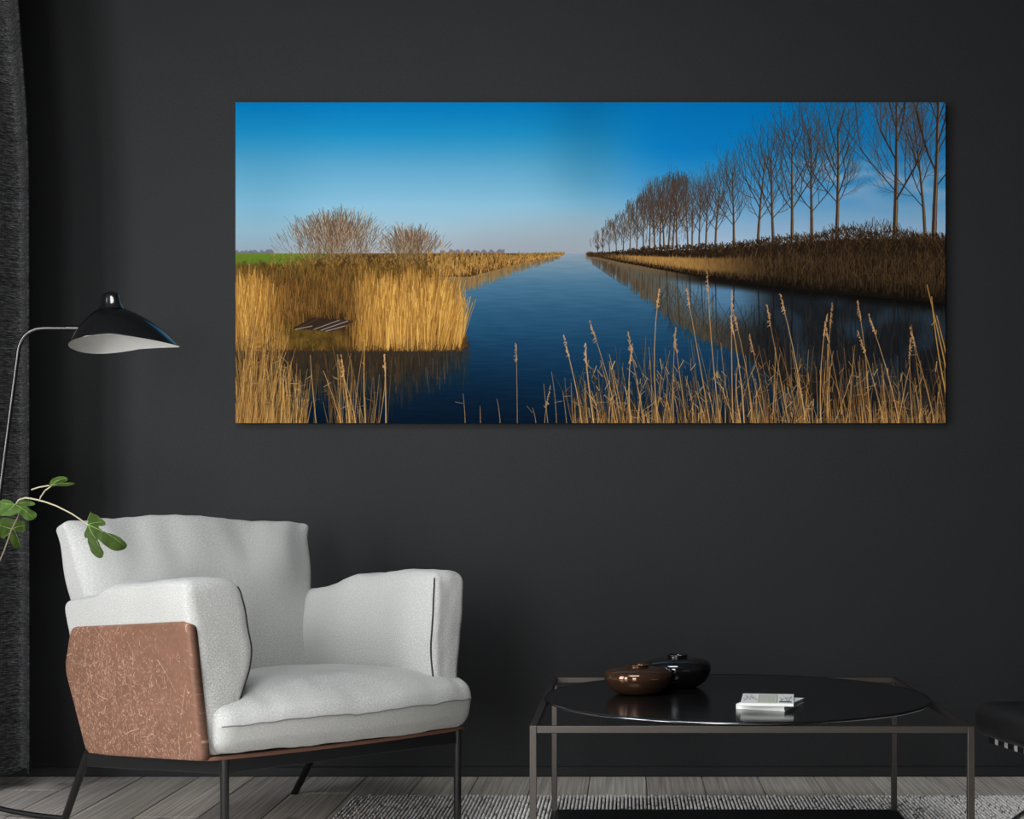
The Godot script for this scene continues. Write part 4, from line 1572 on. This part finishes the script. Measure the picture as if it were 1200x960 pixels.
# ---------------------------------------------------------------- fig plant
func build_plant() -> void:
	var base := Vector3(-1.72, 0, -3.1)
	var t := thing("fig_plant", "potted fig with lobed green leaves reaching in from the left", "plant", base)
	var b := MB.new()
	b.lathe([Vector2(0, 0), Vector2(0.11, 0), Vector2(0.12, 0.01), Vector2(0.15, 0.27), Vector2(0.152, 0.285), Vector2(0.14, 0.285), Vector2(0.132, 0.24), Vector2(0, 0.24)], Vector3.ZERO, 40)
	part(b, "pot", M.pot, t)
	b = MB.new()
	b.lathe([Vector2(0, 0.242), Vector2(0.13, 0.242), Vector2(0.128, 0.252), Vector2(0.06, 0.262), Vector2(0, 0.264)], Vector3.ZERO, 30)
	part(b, "soil", M.soil, t)
	var at := func(px, py, d): return Vector3((px - 736.0) / 1755.0 * d, 0.88 - (py - 596.0) / 1755.0 * d, -d) - base
	b = MB.new()
	b.tube([Vector3(0, 0.25, 0), Vector3(0.03, 0.4, -0.01), Vector3(0.02, 0.55, -0.02), Vector3(0.05, 0.72, -0.03), Vector3(0.03, 0.95, -0.02), Vector3(0.0, 1.15, 0.0)], [0.016, 0.014, 0.012, 0.010, 0.007, 0.004], 10)
	part(b, "trunk", M.bark, t)
	# twig rising from the trunk out of the frame to the leaves in view
	b = MB.new()
	b.tube([Vector3(0.03, 0.5, -0.02), Vector3(0.2, 0.6, -0.06), at.call(-16, 690, 3.4), at.call(4, 648, 3.4), at.call(14, 620, 3.4), at.call(22, 604, 3.4), at.call(18, 592, 3.4)], [0.0045, 0.0035, 0.0022, 0.0019, 0.0018, 0.0017, 0.0016], 8)
	part(b, "twig", M.bark, t)
	b = MB.new()
	b.tube([at.call(18, 592, 3.4), at.call(22, 586, 3.39), at.call(30, 583.5, 3.38), at.call(40, 585, 3.37), at.call(52, 588, 3.36), at.call(66, 593, 3.35), at.call(84, 602, 3.34), at.call(103, 615, 3.33)], [0.002, 0.002, 0.002, 0.0019, 0.0018, 0.0017, 0.0016, 0.0015], 8)
	part(b, "stalk", M.stem, t)
	b = MB.new()
	b.tube([at.call(46, 587, 3.365), at.call(48, 582, 3.36), at.call(53, 575, 3.36), at.call(61, 569, 3.36)], 0.0015, 8)
	part(b, "stalk", M.stem, t)
	b = MB.new()
	b.tube([at.call(37, 574, 3.37), at.call(46, 571, 3.365), at.call(58, 569, 3.36)], [0.0018, 0.0016, 0.0014], 8)
	part(b, "stalk", M.stem, t)
	# lobed leaves: outline points in 1/6.86 of the stalk end's picture scale, relative to the stalk end
	var la := [[-10, -115], [15, -90], [55, -80], [95, -55], [145, -20], [150, 5], [115, 12], [90, 10], [110, 35], [155, 60], [225, 80], [270, 100], [305, 135], [320, 170], [300, 200], [245, 215], [195, 195], [145, 150], [95, 108], [97, 122], [125, 170], [152, 225], [140, 265], [110, 268], [65, 245], [35, 190], [15, 140], [7, 100], [-10, 112], [-20, 80], [-15, 40], [-3, 8], [6, -50]]
	var lb := [[-12, -10], [3, -40], [38, -60], [88, -77], [128, -75], [155, -60], [143, -40], [98, -25], [73, -13], [128, -25], [168, -30], [195, -22], [178, -7], [118, 3], [48, 2], [10, 3]]
	var lc := [[-120, -27], [-90, -42], [-45, -34], [-15, -12], [0, -2], [20, -22], [60, -34], [110, -27], [145, -7], [140, 10], [100, 13], [70, 10], [110, 38], [155, 73], [160, 93], [145, 118], [115, 135], [85, 126], [55, 98], [30, 68], [10, 80], [-20, 100], [-60, 92], [-100, 98], [-150, 78], [-160, 0]]
	var ld := [[-140, -80], [-50, -95], [30, -75], [90, -65], [112, -35], [98, 20], [62, 33], [12, 23], [-10, -8], [-25, 20], [5, 55], [32, 95], [28, 140], [5, 163], [-35, 155], [-45, 115], [-65, 65], [-85, 55], [-95, 95], [-135, 75]]
	leaf(t, at.call(103, 615, 3.33), la, 3.33, Vector2(0.35, -0.5), M.leaf_dark, [[300, 165], [135, 250], [110, -20], [0, -95]])
	leaf(t, at.call(60, 569.5, 3.36), lb, 3.36, Vector2(0.2, 0.9), M.leaf, [[140, -62], [180, -20]])
	leaf(t, at.call(17.5, 591, 3.395), lc, 3.395, Vector2(-0.2, -0.3), M.leaf, [[135, 110], [130, -5], [-60, 60], [-130, -20]])
	leaf(t, at.call(15.5, 619.5, 3.43), ld, 3.43, Vector2(0.1, 0.4), M.leaf_dark, [[95, -20], [20, 140], [-120, -30], [-100, 70]])
	# leaves farther left on the same plant
	var up := [Vector3(0.0, 1.15, 0.0), Vector3(0.03, 0.95, -0.02), Vector3(0.04, 0.8, -0.02), Vector3(0.02, 1.05, 0.0)]
	for k in 4:
		var a := 1.7 + k * 1.25
		var p0: Vector3 = up[k]
		var p1: Vector3 = p0 + Vector3(cos(a) * 0.1, 0.06, sin(a) * 0.1)
		b = MB.new()
		b.tube([p0, (p0 + p1) / 2 + Vector3(0, 0.012, 0), p1], 0.0016, 8)
		part(b, "stalk", M.stem, t)
		leaf(t, p1, la, 3.6, Vector2(0.4, 0.3), M.leaf, [[300, 165], [135, 250]], Basis(Vector3.UP, -a) * Basis(Vector3.FORWARD, 0.5))

func leaf(t: Node3D, at: Vector3, pts: Array, d: float, tilt: Vector2, mat: Material, veins: Array, turn := Basis()) -> void:
	var k := d / 1755.0 / 6.86
	var poly := PackedVector2Array()
	for i in pts.size():
		# a smooth outline through the points
		var a := Vector2(pts[(i + pts.size() - 1) % pts.size()][0], pts[(i + pts.size() - 1) % pts.size()][1])
		var c := Vector2(pts[i][0], pts[i][1])
		var e := Vector2(pts[(i + 1) % pts.size()][0], pts[(i + 1) % pts.size()][1])
		for u in [0.25, 0.5, 0.75]:
			var p0 := (a + c) / 2.0
			var p2 := (c + e) / 2.0
			poly.append(p0.lerp(c, u).lerp(c.lerp(p2, u), u))
	var ids := Geometry2D.triangulate_polygon(poly)
	var tris := []
	for i in range(0, ids.size(), 3):
		tris.append([poly[ids[i]], poly[ids[i + 1]], poly[ids[i + 2]]])
	for step in 2:
		var nx := []
		for q in tris:
			var ab: Vector2 = (q[0] + q[1]) / 2
			var bc: Vector2 = (q[1] + q[2]) / 2
			var ca: Vector2 = (q[2] + q[0]) / 2
			nx.append_array([[q[0], ab, ca], [ab, q[1], bc], [ca, bc, q[2]], [ab, bc, ca]])
		tris = nx
	var put := func(q: Vector2, off: float) -> Vector3:
		var x := q.x * k
		var y := -q.y * k
		var z := tilt.x * x + tilt.y * y - 5.0 * (x * x + y * y) + 0.004 * noise.get_noise_2d(q.x * 0.012, q.y * 0.012 + d * 30.0)
		return at + turn * Vector3(x, y, z + off)
	var b := MB.new()
	var st := b.ix.size()
	for side in [0, 1]:
		var known := {}
		for q in tris:
			var id := []
			for p in q:
				var key := Vector2i((p * 64.0).round())
				if not known.has(key):
					known[key] = b.vert(put.call(p, 0.0 if side == 0 else -0.0007))
				id.append(known[key])
			if side == 0:
				b.tri(id[0], id[1], id[2])
			else:
				b.tri(id[0], id[2], id[1])
	for i in poly.size():
		var p0: Vector2 = poly[i]
		var p1: Vector2 = poly[(i + 1) % poly.size()]
		var s := b.v.size()
		for q in [[p0, 0.0], [p1, 0.0], [p1, -0.0007], [p0, -0.0007]]:
			b.vert(put.call(q[0], q[1]))
		b.quad(s, s + 3, s + 2, s + 1)
	b.orient(st)
	var lf := part(b, "leaf", mat, t)
	for w in veins:
		var line := []
		for i in 8:
			var u := i / 7.0
			line.append(put.call(Vector2(w[0], w[1]) * u + Vector2(w[1], -w[0]) * 0.06 * sin(u * PI), 0.0003))
		b = MB.new()
		b.tube(line, [0.0008, 0.0007, 0.0006, 0.0006, 0.0005, 0.0004, 0.0003, 0.0002], 6)
		part(b, "vein", M.vein, lf)
